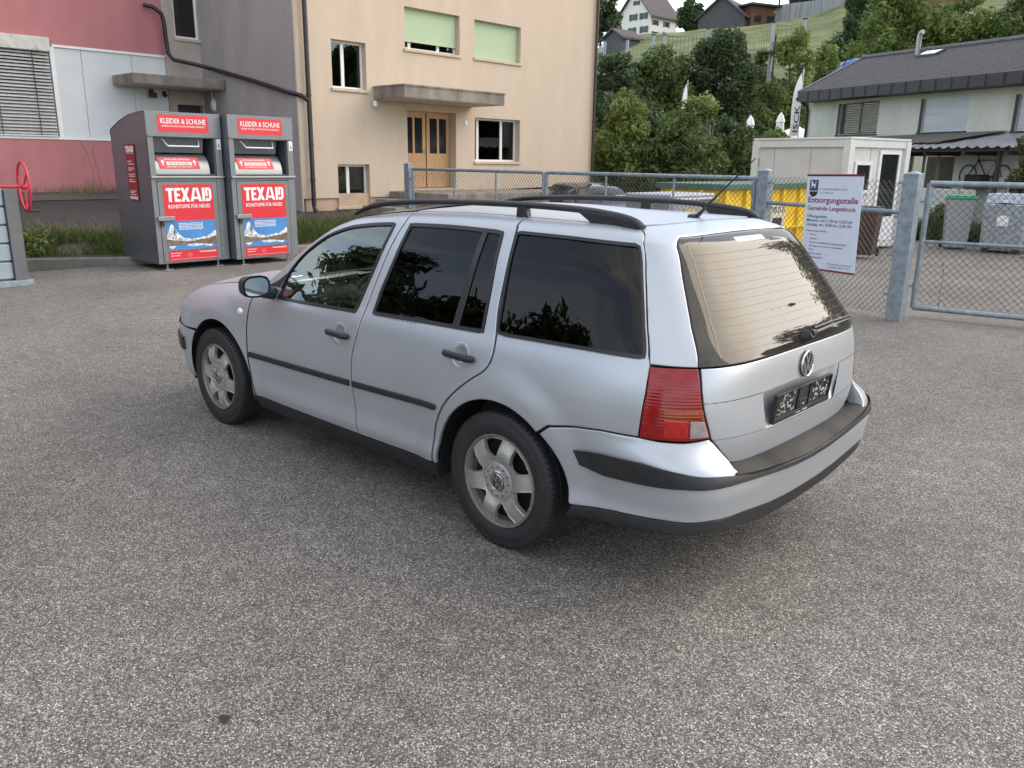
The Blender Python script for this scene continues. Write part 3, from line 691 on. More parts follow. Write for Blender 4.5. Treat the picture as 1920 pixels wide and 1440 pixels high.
        mo = mr.build('door_mirror', 'black_plastic', root, 50, fix=True)
        mg = MB(); mg.add([Vector((1.782, side*(.943+.072*math.copysign(abs(math.cos(a))**.6, math.cos(a))), .985+.050*math.copysign(abs(math.sin(a))**.7, math.sin(a)))) for a in np.linspace(0, 2*math.pi, n, endpoint=False)], [tuple(range(n))])
        mg.build('mirror_glass', 'mirror_glass', mo, 0)
    if not far:
        # roof rails
        for side in (1, -1):
            P = catmull([(1.40, .535, 1.386), (1.34, .528, 1.412), (1.22, .520, 1.443), (1.0, .508, 1.466), (.6, .495, 1.482), (.2, .486, 1.486), (-.12, .482, 1.480), (-.30, .482, 1.466), (-.40, .484, 1.448), (-.445, .486, 1.422)], 5)
            rl = MB(); rl.tube([(x, y*side, z) for x, y, z in P], [.012+.008*min(1, i/9) for i in range(len(P))], 10, flat=.72)
            o_ = rl.build('roof_rail', 'black_plastic', root, 60)
            ft = MB(); FMm = Matrix(((1, 0, 0, 0), (0, 0, 1, side*.486-.016), (0, 1, 0, 0), (0, 0, 0, 1)))
            ft.prism([(.235, 1.43), (.165, 1.43), (.175, 1.482), (.230, 1.482)], FMm, .034)
            ft.build('rail_foot', 'black_plastic', o_, 40, bevel=.006); ft = MB()
            ft.prism([(-.445, 1.418), (-.20, 1.425), (-.175, 1.440), (-.13, 1.466), (-.08, 1.480), (-.30, 1.468), (-.42, 1.445)], FMm, .034)
            ft.build('rail_foot', 'black_plastic', o_, 40, bevel=.006)
        an = MB(); an.tube([(-.37, 0, 1.440), (-.40, 0, 1.452), (-.425, 0, 1.475), (-.44, 0, 1.495)], [.034, .018, .011, .008], 10, flat=.6)
        an.tube([(-.44, 0, 1.495), (-.655, 0, 1.70)], [.0055, .0022], 6); an.build('aerial', 'trim_rubber', root, 50)
        ck = MB(); ck.tube([rearP(.80, 1.424)+Vector((0, 0, 0)), rearP(.78, 1.424)], .001, 4); 
    # wheels
    w0 = build_wheel('wheel', root); w0.location = (0, .848, .314)
    for i, (x, s) in enumerate(((2.515, 1), (0, -1), (2.515, -1))):
        c = copy_tree(w0, root); c.location = (x, .850*s, .314); c.rotation_euler = (0, R(37*(i+1)) if s > 0 else 0, 0 if s > 0 else math.pi)
    return root
# ================= terrain =================
def lerpt(t, T):
    if t <= T[0][0]: return T[0][1]
    for (a, b), (c, d) in zip(T, T[1:]):
        if t <= c: return b+(d-b)*(t-a)/(c-a)
    return T[-1][1]
RIDGE = [(-.5, .10), (-.163, .1088), (-.041, .1132), (.094, .1234), (.122, .135), (.1397, .1426), (.1818, .1442), (.2177, .1491), (.2596, .1525), (.307, .1592), (.3537, .1714), (.3991, .1912), (.5607, .2202), (.8364, .2503), (1.6, .26)]
def kerb_x(y):
    if y > -2.4: return 11.0+.602*(y+2.33)
    return 11.0
def hgt(x, y):
    z = 0.0
    wy = 1-sstep(-9.0, -10.5, y)
    k = kerb_x(min(y, 9))
    if x > k: z += wy*(.12*sstep(0, .12, x-k)+.082*(x-k))if x < 60 else wy*4.0
    z -= .28*sstep(-9, -17, y)*(1-sstep(-30, -45, y))
    rx, ry = x-CAM.x, y-CAM.y
    d = .685*rx-.728*ry; s = -.728*rx-.685*ry
    if d > 40:
        sl_ = lerpt(s/d, RIDGE); t = (min(d, 125)-40)/85
        H = CAM.z+125*sl_
        h = H*(t**1.25)
        if d > 125: h = CAM.z+min(d, 172)*sl_-.15
        w_ = sstep(40, 50, d)*sstep(-.45, -.12, s/d)
        z += (h-z)*w_
    return z
def asphalt_mat(name, base, lo, hi, scale, stones=.42, bump=.5, stain=.3, tint=(1, .97, .92)):
    m, t, b = nodes_of(name); n = t.nodes; l = t.links
    g = n.new('ShaderNodeNewGeometry')
    v = n.new('ShaderNodeTexVoronoi'); v.inputs['Scale'].default_value = scale; v.inputs['Randomness'].default_value = 1; l.new(g.outputs['Position'], v.inputs['Vector'])
    ve = n.new('ShaderNodeTexVoronoi'); ve.feature = 'DISTANCE_TO_EDGE'; ve.inputs['Scale'].default_value = scale; l.new(g.outputs['Position'], ve.inputs['Vector'])
    sp = n.new('ShaderNodeSeparateColor'); l.new(v.outputs['Color'], sp.inputs[0])
    r1 = n.new('ShaderNodeValToRGB'); cr_ = r1.color_ramp      # per-stone colour
    cr_.elements[0].position = 0; cr_.elements[0].color = (*[lo*c for c in tint], 1)
    cr_.elements[1].position = 1; cr_.elements[1].color = (*[hi*c for c in tint], 1)
    for ps, vl in ((.22, base*.55), (1-stones, base), (1-stones*.45, base*1.55), (1-stones*.28, hi*.62)):
        e = cr_.elements.new(ps); e.color = (*[vl*c for c in tint], 1)
    l.new(sp.outputs[0], r1.inputs[0])
    r2 = n.new('ShaderNodeMapRange'); r2.inputs[1].default_value = .0; r2.inputs[2].default_value = .16; l.new(ve.outputs['Distance'], r2.inputs[0])
    mx = n.new('ShaderNodeMixRGB'); mx.inputs[1].default_value = (lo*.7*tint[0], lo*.7*tint[1], lo*.7*tint[2], 1); l.new(r2.outputs[0], mx.inputs[0]); l.new(r1.outputs[0], mx.inputs[2])
    # broad wear and stains
    no = n.new('ShaderNodeTexNoise'); no.inputs['Scale'].default_value = .55; no.inputs['Detail'].default_value = 7; no.inputs['Roughness'].default_value = .62; l.new(g.outputs['Position'], no.inputs['Vector'])
    r3 = n.new('ShaderNodeMapRange'); r3.inputs[1].default_value = .3; r3.inputs[2].default_value = .7; r3.inputs[3].default_value = 1-stain; r3.inputs[4].default_value = 1+stain*.6; l.new(no.outputs['Fac'], r3.inputs[0])
    mu = n.new('ShaderNodeMixRGB'); mu.blend_type = 'MULTIPLY'; mu.inputs[0].default_value = 1; l.new(mx.outputs[0], mu.inputs[1]); l.new(r3.outputs[0], mu.inputs[2])
    n4 = n.new('ShaderNodeTexNoise'); n4.inputs['Scale'].default_value = 9; n4.inputs['Detail'].default_value = 5; l.new(g.outputs['Position'], n4.inputs['Vector'])
    r4 = n.new('ShaderNodeMapRange'); r4.inputs[1].default_value = .3; r4.inputs[2].default_value = .7; r4.inputs[3].default_value = .84; r4.inputs[4].default_value = 1.12; l.new(n4.outputs['Fac'], r4.inputs[0])
    m2 = n.new('ShaderNodeMixRGB'); m2.blend_type = 'MULTIPLY'; m2.inputs[0].default_value = 1; l.new(mu.outputs[0], m2.inputs[1]); l.new(r4.outputs[0], m2.inputs[2])
    l.new(m2.outputs[0], b.inputs['Base Color']); b.inputs['Roughness'].default_value = .82; b.inputs['Specular IOR Level'].default_value = .35
    bp_ = n.new('ShaderNodeBump'); bp_.inputs['Strength'].default_value = bump; bp_.inputs['Distance'].default_value = .004
    l.new(ve.outputs['Distance'], bp_.inputs['Height']); l.new(bp_.outputs[0], b.inputs['Normal'])
    return m
asphalt_mat('lot_asphalt', .225, .07, .68, 182, .50, stain=.28, tint=(1, .925, .815))
asphalt_mat('old_asphalt', .060, .018, .25, 90, .22, tint=(1, .98, .96))
asphalt_mat('path_asphalt', .13, .06, .22, 70, .3)
mat('meadow', (.075, .105, .028), .9, var=.3, scale=.35, c2=(.13, .145, .05), bump=.6, bscale=2.5, dirt=.45, dirtc=(.11, .11, .05), dscale=.12)
mat('verge_soil', (.075, .065, .045), .95, var=.3, scale=5)
mat('kerb_concrete', (.20, .19, .17), .85, var=.25, scale=6, bump=.4, bscale=80, dirt=.6, dirtc=(.07, .075, .05))
def sheet(name, m, x0, x1, y0, y1, step, f, keep=None, kind='structure'):
    nx = max(1, round((x1-x0)/step)); ny = max(1, round((y1-y0)/step)); vs = []; fs = []
    for j in range(ny+1):
        for i in range(nx+1):
            x = x0+(x1-x0)*i/nx; y = y0+(y1-y0)*j/ny; vs.append((x, y, f(x, y)))
    for j in range(ny):
        for i in range(nx):
            cx = x0+(x1-x0)*(i+.5)/nx; cy = y0+(y1-y0)*(j+.5)/ny
            if keep is None or keep(cx, cy): fs.append((j*(nx+1)+i, j*(nx+1)+i+1, (j+1)*(nx+1)+i+1, (j+1)*(nx+1)+i))
    me = bpy.data.meshes.new(name); me.from_pydata(vs, [], fs); me.shade_smooth()
    return tag(link(name, me, m), kind=kind)
# far land: coarse; near land: finer, both just under the paved sheets
sheet('ground', 'meadow', -400, 500, -520, 400, 10, lambda x, y: hgt(x, y)-(.5 if (-70 < x < 110 and -170 < y < 40) else .03), lambda x, y: not (-60 < x < 100 and -160 < y < 30))
sheet('hillside', 'meadow', -70, 110, -170, 40, 2.0, lambda x, y: hgt(x, y)-.05-(.25 if y > -28 and x < 40 else 0))
sheet('parking_lot', 'lot_asphalt', -30, 11.2, -27, 40, .6, lambda x, y: hgt(x, y) if x < 11.05 else 0.0, lambda x, y: x < kerb_x(y)+.3 or y < -9)
sheet('yard_asphalt', 'lot_asphalt', 11.2, 15.0, -27, -9.6, .6, lambda x, y: hgt(x, y))
# strip behind the kerb: soil and grass, dark tarmac, paving along the wall
def strip(name, m, d0, d1, lift, y0=-9.6, y1=24, step=.5):
    n = int((y1-y0)/step); vs = []; fs = []; K = 6
    for j in range(n+1):
        y = y0+(y1-y0)*j/n
        for i in range(K+1):
            x = kerb_x(min(y, 9))+.12+(d0+(d1-d0)*i/K) if d1 < 50 else 0
            vs.append((x, y, hgt(x, y)+lift))
    for j in range(n):
        for i in range(K): fs.append((j*(K+1)+i, j*(K+1)+i+1, (j+1)*(K+1)+i+1, (j+1)*(K+1)+i))
    me = bpy.data.meshes.new(name); me.from_pydata(vs, [], fs); me.shade_smooth(); return tag(link(name, me, m), kind='structure')
strip('verge', 'verge_soil', 0, 2.2, .0)
strip('service_lane', 'old_asphalt', 2.0, 6.9, .012)
strip('pavement', 'path_asphalt', 6.8, 12.5, .026)
kb = MB(); ys = np.linspace(-8.2, 16, 49)
prof = [(0, -.1), (0, .10), (.03, .125), (.12, .125), (.12, -.1)]
vs = []
for y in ys:
    k = kerb_x(y)
    for a, b in prof: vs.append((k+a, y, b))
kb.add(vs, [(j*5+i, j*5+i+1, (j+1)*5+i+1, (j+1)*5+i) for j in range(48) for i in range(4)])
tag(kb.build('kerb', 'kerb_concrete', None, 30), kind='structure')
sp_ = MB(); sp_.add([(-.23+.020*math.cos(a)*(1+.3*math.sin(3*a)), 2.28+.015*math.sin(a), .004) for a in np.linspace(0, 2*math.pi, 14, endpoint=False)], [tuple(range(14))])
mat('tar', (.012, .012, .012), .5)
# grass on the verge: many blades, one mass
def blades(name, pts, m, label=None, h=.22, w=.012, lean=.12, seed=1):
    rr = random.Random(seed); vs = []; fs = []
    for x, y, z, s in pts:
        a = rr.uniform(0, 6.28); hh = h*s*rr.uniform(.5, 1.3); dx, dy = math.cos(a)*w, math.sin(a)*w; lx, ly = rr.gauss(0, lean)*hh/h, rr.gauss(0, lean)*hh/h
        k = len(vs); vs += [(x-dx, y-dy, z), (x+dx, y+dy, z), (x+lx*.5+dx*.7, y+ly*.5+dy*.7, z+hh*.6), (x+lx*.5-dx*.7, y+ly*.5-dy*.7, z+hh*.6), (x+lx, y+ly, z+hh)]
        fs += [(k, k+1, k+2, k+3), (k+3, k+2, k+4)]
    me = bpy.data.meshes.new(name); me.from_pydata(vs, [], fs); return tag(link(name, me, m), kind='stuff')
def leafmat(name, c1, c2, trans=.35, rough=.6):
    m, t, b = nodes_of(name); n = t.nodes; l = t.links
    g = n.new('ShaderNodeNewGeometry'); rp = n.new('ShaderNodeValToRGB'); rp.color_ramp.elements[0].color = (*c1, 1); rp.color_ramp.elements[1].color = (*c2, 1)
    l.new(g.outputs['Random Per Island'], rp.inputs[0])
    no = n.new('ShaderNodeTexNoise'); no.inputs['Scale'].default_value = .9; no.inputs['Detail'].default_value = 2; l.new(g.outputs['Position'], no.inputs['Vector'])
    mr = n.new('ShaderNodeMapRange'); mr.inputs[1].default_value = .35; mr.inputs[2].default_value = .65; mr.inputs[3].default_value = .75; mr.inputs[4].default_value = 1.25; l.new(no.outputs['Fac'], mr.inputs[0])
    mu = n.new('ShaderNodeMixRGB'); mu.blend_type = 'MULTIPLY'; mu.inputs[0].default_value = 1; l.new(rp.outputs[0], mu.inputs[1]); l.new(mr.outputs[0], mu.inputs[2])
    l.new(mu.outputs[0], b.inputs['Base Color']); b.inputs['Roughness'].default_value = rough; b.inputs['Specular IOR Level'].default_value = .25
    tr = n.new('ShaderNodeBsdfTranslucent'); l.new(mu.outputs[0], tr.inputs[0]); mi = n.new('ShaderNodeMixShader'); mi.inputs[0].default_value = trans
    l.new(b.outputs[0], mi.inputs[1]); l.new(tr.outputs[0], mi.inputs[2]); l.new(mi.outputs[0], n['Material Output'].inputs[0]); return m
leafmat('blade_green', (.035, .065, .012), (.13, .17, .05), .3)
leafmat('blade_dry', (.16, .14, .07), (.30, .26, .14), .3)
rr = random.Random(11); P = []
for k in range(26000):
    y = rr.uniform(-8.5, 3.5); d = rr.betavariate(1.3, 1.6)*2.3; x = kerb_x(y)+.16+d
    if noise.noise(Vector((x*.9, y*.9, 0))) > .32: continue
    P.append((x, y, hgt(x, y)-.01, 1.0+.5*noise.noise(Vector((x, y, 3)))))
blades('grass', P, 'blade_green', h=.20, w=.007)
P = []
for k in range(2600):
    y = rr.uniform(-8.5, 3.5); d = rr.uniform(.6, 2.5); x = kerb_x(y)+.16+d; P.append((x, y, hgt(x, y)-.01, 1.2))
for k in range(900):
    y = rr.choice([-4.3, -4.2, -5.2, -6, -2.9])+rr.gauss(0, .35); P.append((19.3-abs(rr.gauss(0, .18)), y, hgt(19.2, y), .8))
blades('dry_grass', P, 'blade_dry', h=.26, w=.004, seed=4)
P = []
for k in range(9000):
    x = rr.uniform(1.5, 7.5); y = -21-rr.random()*2.2; P.append((x, y, hgt(x, y)-.01, 1.3))
blades('weeds', P, 'blade_green', h=.35, w=.02, seed=5)
tag(sp_.build('tar_spot', 'tar', None, 0), kind='structure')
rr2 = random.Random(21); lt = MB()
for k in range(26):      # small pale litter and pebbles lying along the kerb
    y = rr2.uniform(-3.0, .6); x = kerb_x(y)-abs(rr2.gauss(.15, .3)); s_ = rr2.uniform(.008, .028); a = rr2.uniform(0, 6.28)
    lt.add([(x+s_*math.cos(a+i*1.3)*(1+.4*(i % 2)), y+s_*math.sin(a+i*1.3), .004+.5*s_*(i % 2)) for i in range(5)], [(0, 1, 2, 3, 4)])
tag(lt.build('litter', 'kerb_concrete', None, 0), kind='stuff')
# ================= materials of the buildings =================
mat('cream_render', (.56, .45, .345), .9, var=.035, scale=3, bump=.5, bscale=55, stretch=(1, 1, .25), dirt=.18, dirtc=(.40, .33, .24), dscale=1.2)
mat('cream_reveal', (.36, .31, .25), .9, var=.08, scale=3, bump=.4, bscale=55)
mat('plinth_pink', (.50, .36, .25), .9, var=.1, scale=4, bump=.5, bscale=60, dirt=.4, dirtc=(.24, .19, .14), dscale=2)
mat('grey_render', (.33, .315, .305), .9, var=.08, scale=2, bump=.5, bscale=55, stretch=(1, 1, .3), dirt=.25, dirtc=(.16, .15, .14), dscale=1.2)
mat('beige_render', (.44, .38, .33), .9, var=.1, scale=2, bump=.4, bscale=55, dirt=.35, dirtc=(.25, .22, .18), dscale=1.5)
mat('red_render', (.44, .175, .18), .92, var=.07, scale=2.5, bump=.5, bscale=45, stretch=(1, 1, .4), dirt=.2, dirtc=(.30, .11, .11), dscale=1)
mat('white_panel', (.62, .64, .64), .6, var=.05, scale=1.6)
mat('white_frame', (.74, .74, .74), .4, var=.04)
mat('blind_slat', (.62, .61, .59), .45, .2, var=.08, scale=10)
mat('green_shutter', (.43, .54, .34), .6, var=.06, scale=9, stretch=(1, 1, 6))
mat('sill_stone', (.52, .42, .30), .8, var=.12, scale=8)
mat('door_wood', (.52, .31, .155), .55, var=.12, scale=4, stretch=(8, 8, .6))
mat('concrete_stained', (.25, .22, .18), .9, var=.3, scale=3, bump=.6, bscale=40, stretch=(1, 1, .35), dirt=.75, dirtc=(.07, .06, .05), dscale=2.5)
mat('canopy_soffit', (.50, .44, .38), .9, var=.05)
mat('black_pipe', (.014, .013, .013), .35, var=.2)
mat('brown_pipe', (.05, .035, .03), .4, .3, var=.2)
mat('galvanised', (.25, .30, .335), .5, .45, var=.22, scale=14, dirt=.3, dirtc=(.2, .22, .23), dscale=20)
mat('wire', (.085, .085, .082), .6, .1, var=.2)
mat('room_dark', (.14, .14, .14), .8)
mat('curtain', (.32, .33, .32), .9, var=.2, scale=3, stretch=(6, 6, .3))
mat('metal_grey', (.185, .195, .205), .42, .15, var=.08, scale=6, dirt=.2, dirtc=(.13, .13, .13))
mat('metal_side', (.15, .165, .185), .34, .45, var=.10, scale=1.4, stretch=(1, 1, 3))
mat('metal_light', (.27, .28, .28), .36, .5, var=.08, scale=3)
mat('sign_red', (.66, .022, .035), .42, var=.05, scale=3)
mat('sign_white', (.80, .80, .80), .5, var=.02)
mat('picture_blue', (.05, .20, .50), .4, var=.12, c2=(.08, .27, .58), scale=1.5)
mat('picture_snow', (.58, .62, .68), .5, var=.35, scale=26, c2=(.8, .82, .86), dirt=.9, dirtc=(.10, .11, .13), dscale=22)
mat('picture_earth', (.17, .13, .085), .5, var=.4, scale=22)
glassmat('window_glass', (.55, .57, .57), 1.3, .02)
def facade(name, m, M, poly, holes, parent, thick=.24):
    """flat wall with real openings; local x right, y up, z out"""
    return skin(name, m, parent, poly, lambda a, b: M @ Vector((a, b, 0)), 0, thick, 60, holes, centre=M @ Vector((poly[0][0], poly[0][1], -50)), edge=0, tilt=0)
def rect(a0, a1, c0, c1): return [(a0, c0), (a1, c0), (a1, c1), (a0, c1)]
def window(M, a0, a1, c0, c1, parent, splits=(.5,), deep=.16, fr=.055, sill=True, shutter=0, curtain=False, reveal=None, frame='white_frame'):
    fw = MB(); z0, z1 = -deep-.05, -deep
    fw.box(a0, a1, c0, c0+fr, z0, z1, M); fw.box(a0, a1, c1-fr, c1, z0, z1, M); fw.box(a0, a0+fr, c0+fr, c1-fr, z0, z1-.002, M); fw.box(a1-fr, a1, c0+fr, c1-fr, z0, z1-.002, M)
    xs = [a0]+[a0+(a1-a0)*s for s in splits]+[a1]
    for x in xs[1:-1]: fw.box(x-fr*.8, x+fr*.8, c0+fr, c1-fr, z0, z1-.004, M)
    w_ = empty('window', M @ Vector(((a0+a1)/2, c0, -deep))); w_.parent = parent
    def bd(mb, *a, **k):
        o = mb.build(*a, **k); o.parent = w_; o.matrix_parent_inverse = Matrix.Translation(w_.location).inverted(); return o
    bd(fw, 'frame', frame, None, 0)
    pn = MB(); pn.box(a0+fr, a1-fr, c0+fr, c1-fr, z0+.02, z0+.026, M); bd(pn, 'pane', 'window_glass', None, 0)
    rm = MB(); rm.add([M @ Vector(p) for p in ((a0-.3, c0-.3, -1.4), (a1+.3, c0-.3, -1.4), (a1+.3, c1+.3, -1.4), (a0-.3, c1+.3, -1.4), (a0-.02, c0-.02, z0-.01), (a1+.02, c0-.02, z0-.01), (a1+.02, c1+.02, z0-.01), (a0-.02, c1+.02, z0-.01))], [(0, 1, 2, 3), (0, 1, 5, 4), (1, 2, 6, 5), (2, 3, 7, 6), (3, 0, 4, 7)]); bd(rm, 'room', 'room_dark', None, 0)
    if curtain:
        cu = MB(); n = 24; L_ = [(a0+.02+(a1-a0-.04)*i/n*.32, z0-.08-.02*math.sin(i*1.6)) for i in range(n+1)]
        cu.add([M @ Vector((x, c, z)) for c in (c0, c1) for x, z in L_], [(i, i+1, n+2+i, n+1+i) for i in range(n)]); bd(cu, 'curtain', 'curtain', None, 30)
    if sill:
        sl_ = MB(); sl_.box(a0-.04, a1+.04, c0-.07, c0-.002, -deep-.02, .045, M); bd(sl_, 'sill', 'sill_stone', None, 0, bevel=.006)
    if shutter:
        sh_ = MB(); n = int((c1-shutter)/.042)
        for i in range(n):
            y = shutter+(c1-shutter)*i/n; hh = (c1-shutter)/n
            sh_.box(a0+.01, a1-.01, y+.004, y+hh-.001, -deep+.05, -deep+.062, M); sh_.box(a0+.012, a1-.012, y-.001, y+.005, -deep+.05, -deep+.056, M)
        sh_.box(a0+.01, a1-.01, shutter-.05, shutter, -deep+.046, -deep+.066, M); bd(sh_, 'roller_shutter', 'green_shutter', None, 0)
    return w_
# ---------------- cream house ----------------
MF = frame_M((15, 0, 0), (0, -1, 0), (0, 0, 1))        # a = -y, c = z, out = -x
hs = empty('cream_house', (15, -13, .5), 'cream rendered house with pale green roller shutters and a brown double door', 'house')
def part(mb, nm, m, par=hs, smooth=0, bevel=0):
    o = mb.build(nm, m, None, smooth, bevel); o.parent = par
    if par.type == 'EMPTY': o.matrix_parent_inverse = Matrix.Translation(par.location).inverted()
    return o
def reparent(o, par):
    o.parent = par; o.matrix_parent_inverse = Matrix.Translation(par.location).inverted(); return o
W = [(8.77, 9.77, 3.32, 4.40), (8.82, 9.78, .53, 1.56), (11.05, 12.95, 4.42, 5.41), (13.50, 15.36, 4.43, 5.40), (13.52, 15.38, 1.67, 2.86), (11.08, 12.80, .96, 2.93)]
MFa = frame_M((14.94, 0, 0), (0, -1, 0), (0, 0, 1))
wl_ = facade('wall', 'cream_render', MFa, [(7.83, .76), (8.82, .76), (8.82, .5), (9.78, .5), (9.78, .76), (10.72, .76), (10.72, 9), (7.83, 9)], [rect(*W[0]), rect(8.821, 9.779, .531, 1.56)], None, .28); reparent(wl_, hs)
wl_ = facade('wall', 'cream_render', MF, [(10.72, .80), (18.95, .98), (18.95, 9), (10.72, 9)], [rect(*W[k]) for k in (2, 3, 4)]+[rect(11.08, 12.80, .95, 2.93)], None, .28); reparent(wl_, hs)
m_ = MB(); m_.box(15.05, 24, -18.94, -7.86, .9, 8.95); part(m_, 'inner_wall', 'cream_reveal').hide_render = False
m_ = MB(); m_.box(14.99, 23.9, -18.9, -7.9, -.6, .86); part(m_, 'plinth', 'plinth_pink')
m_ = MB(); m_.box(15.0, 24.1, -18.96, -18.941, .98, 9); part(m_, 'side_wall', 'cream_render')
window(MFa, *W[0], hs, (.42,)).__setitem__('label', 'small upright window left of the canopy')
reparent(hs.children[-1], hs) if False else None
window(MFa, 8.82, 9.78, .55, 1.56, hs, (.42,))
window(MF, *W[2], hs, (.16, .68), shutter=4.66, deep=.20)
window(MF, *W[3], hs, (.5,), shutter=4.47, deep=.20)
window(MF, *W[4], hs, (.16, .68), deep=.20)
for w_ in hs.children:
    if w_.name.startswith('window'): w_.matrix_parent_inverse = Matrix.Translation(hs.location).inverted()
# inner wall would block the openings: cut it by moving it behind the rooms
[o for o in hs.children if o.name.startswith('inner_wall')][0].location.x += 1.6
# front door: two leaves with two narrow lights each
dz = -.26
for k, (a0, a1) in enumerate(((11.08, 11.935), (11.945, 12.80))):
    d = MB()
    d.box(a0+.02, a1-.02, .96, 2.90, dz-.05, dz-.012, MF)
    d.box(a0+.02, a0+.12, .97, 2.90, dz-.012, dz, MF); d.box(a1-.12, a1-.02, .97, 2.90, dz-.012, dz, MF)
    for c0, c1 in ((.97, 1.10), (1.72, 1.86), (2.78, 2.90)): d.box(a0+.12, a1-.12, c0, c1, dz-.012, dz-.001, MF)
    d.box((a0+a1)/2-.035, (a0+a1)/2+.035, 1.86, 2.78, dz-.012, dz-.002, MF)
    for j in range(9): d.box(a0+.125+j*.069, a0+.185+j*.069, 1.10, 1.72, dz-.0125, dz-.007, MF)
    do = part(d, 'door', 'door_wood')
    g_ = MB(); g_.box(a0+.13, (a0+a1)/2-.04, 1.865, 2.775, dz-.0115, dz-.0095, MF); g_.box((a0+a1)/2+.04, a1-.13, 1.865, 2.775, dz-.0115, dz-.0095, MF)
    gg = g_.build('door_light', mat('dark_pane', (.02, .022, .022), .08, var=.1), None, 0); gg.parent = do
    if k == 0:
        h_ = MB(); h_.tube([MF @ Vector((11.88, 1.92, dz)), MF @ Vector((11.88, 1.92, dz+.05)), MF @ Vector((11.78, 1.92, dz+.05))], .01, 6); h_.box(11.865, 11.895, 1.80, 2.02, dz, dz+.006, MF); h_.build('handle', 'chrome_badge', None, 30).parent = do
m_ = MB(); m_.box(11.06, 12.82, 2.90, 2.96, dz-.06, dz+.005, MF); part(m_, 'door_lintel', 'door_wood')
# canopy slab over the door
m_ = MB(); m_.box(13.75, 15.02, -13.42, -9.98, 3.13, 3.42); cn = part(m_, 'canopy', 'concrete_stained', bevel=.01)
m_ = MB(); m_.box(13.77, 15.0, -13.40, -10.0, 3.120, 3.129); m_.build('soffit', 'canopy_soffit', None, 0).parent = cn
m_ = MB(); m_.box(13.73, 15.0, -13.44, -9.96, 3.395, 3.435); m_.build('edge_flashing', 'concrete_stained', None, 0).parent = cn
m_ = MB(); m_.lathe([(.0001, 0), (.055, .0), (.06, .05), (.04, .13), (.0001, .14)], 16, T3(14.86, -9.95, 2.95)); part(m_, 'wall_lamp', 'white_frame', smooth=40)
m_ = MB(); m_.box(13.12, 13.2, 2.64, 2.76, 0, .02, MF); part(m_, 'doorbell', 'white_frame')
# landing in front of the door
m_ = MB(); m_.box(12.7, 14.98, -14.6, -10.4, -.3, .90); part(m_, 'landing', 'concrete_stained', bevel=.02)
m_ = MB(); m_.box(13.6, 14.9, -10.38, -9.9, 0.2, .72); m_.box(13.6, 14.9, -9.88, -9.5, .2, .56); part(m_, 'steps', 'concrete_stained', bevel=.015)
# downpipes
def pipe(pts, r, nm, m, label, cat='drainpipe', grp=None, brackets=()):
    p = MB(); p.tube(pts, r, 12); o = p.build(nm, m, None, 60); tag(o, label, cat, grp)
    if brackets:
        b = MB()
        for q in brackets: b.lathe([(r, -.02), (r+.012, -.02), (r+.012, .02), (r, .02)], 14, T3(*q))
        bb = b.build('bracket', m, o, 30)
    return o
pipe([(14.82, -8.02, 9), (14.82, -8.02, .62), (14.80, -8.03, .52), (14.70, -8.06, .40)], .055, 'downpipe', 'black_pipe', 'black downpipe at the left corner of the cream house, crooked at its foot', brackets=[(14.82, -8.02, z) for z in (5.2, 3.1, 2.0, 1.2)])
pipe([(14.92, -18.80, 9), (14.92, -18.80, .4)], .05, 'downpipe', 'brown_pipe', 'dark brown downpipe at the right corner of the cream house')
# ---------------- grey wing: side wall towards the bins, recessed entrance ----------------
gw = empty('grey_wing', (17, -7.8, .5), 'grey rendered side wall between the red hall and the cream front, with recessed entrance', 'building')
m_ = MB(); m_.box(15.0, 19.42, -7.86, -7.80, .3, 9); part(m_, 'wall', 'grey_render', gw)
m_ = MB(); m_.box(14.945, 14.999, -7.829, -7.80, .3, 9); part(m_, 'corner_strip', 'cream_render', gw)
MR = frame_M((19.4, 0, 0), (0, -1, 0), (0, 0, 1))
wl_ = facade('entrance_wall', 'beige_render', MR, [(6.84, .3), (7.80, .3), (7.80, 9), (6.84, 9)], [rect(7.14, 7.79, 4.62, 6.2), rect(7.05, 7.75, .8, 3.0)], None, .2); reparent(wl_, gw)
w_ = window(MR, 7.14, 7.79, 4.62, 6.2, gw, (), deep=.06, curtain=True); w_.matrix_parent_inverse = Matrix.Translation(gw.location).inverted()
m_ = MB(); m_.box(7.05, 7.75, .8, 3.0, -.2, -.17, MR); part(m_, 'door', 'cabin_dark', gw)
m_ = MB(); m_.box(18.2, 19.38, -7.78, -5.45, 3.36, 3.58); cn2 = part(m_, 'canopy', 'concrete_stained', gw, bevel=.01)
m_ = MB(); m_.box(18.22, 19.36, -7.77, -5.47, 3.35, 3.359); m_.build('soffit', 'canopy_soffit', None, 0).parent = cn2
m_ = MB(); m_.lathe([(.0001, .09), (.09, .075), (.13, .03), (.14, 0)], 24, T3(18.9, -7.80, 3.0) @ Matrix.Rotation(R(-90), 4, 'X') @ Matrix.Diagonal((.75, 1.2, 1, 1))); m_.tube([(18.9, -7.76, 3.1), (18.9, -7.76, 3.34)], .012, 6); part(m_, 'wall_lamp', 'white_frame', gw, 40)
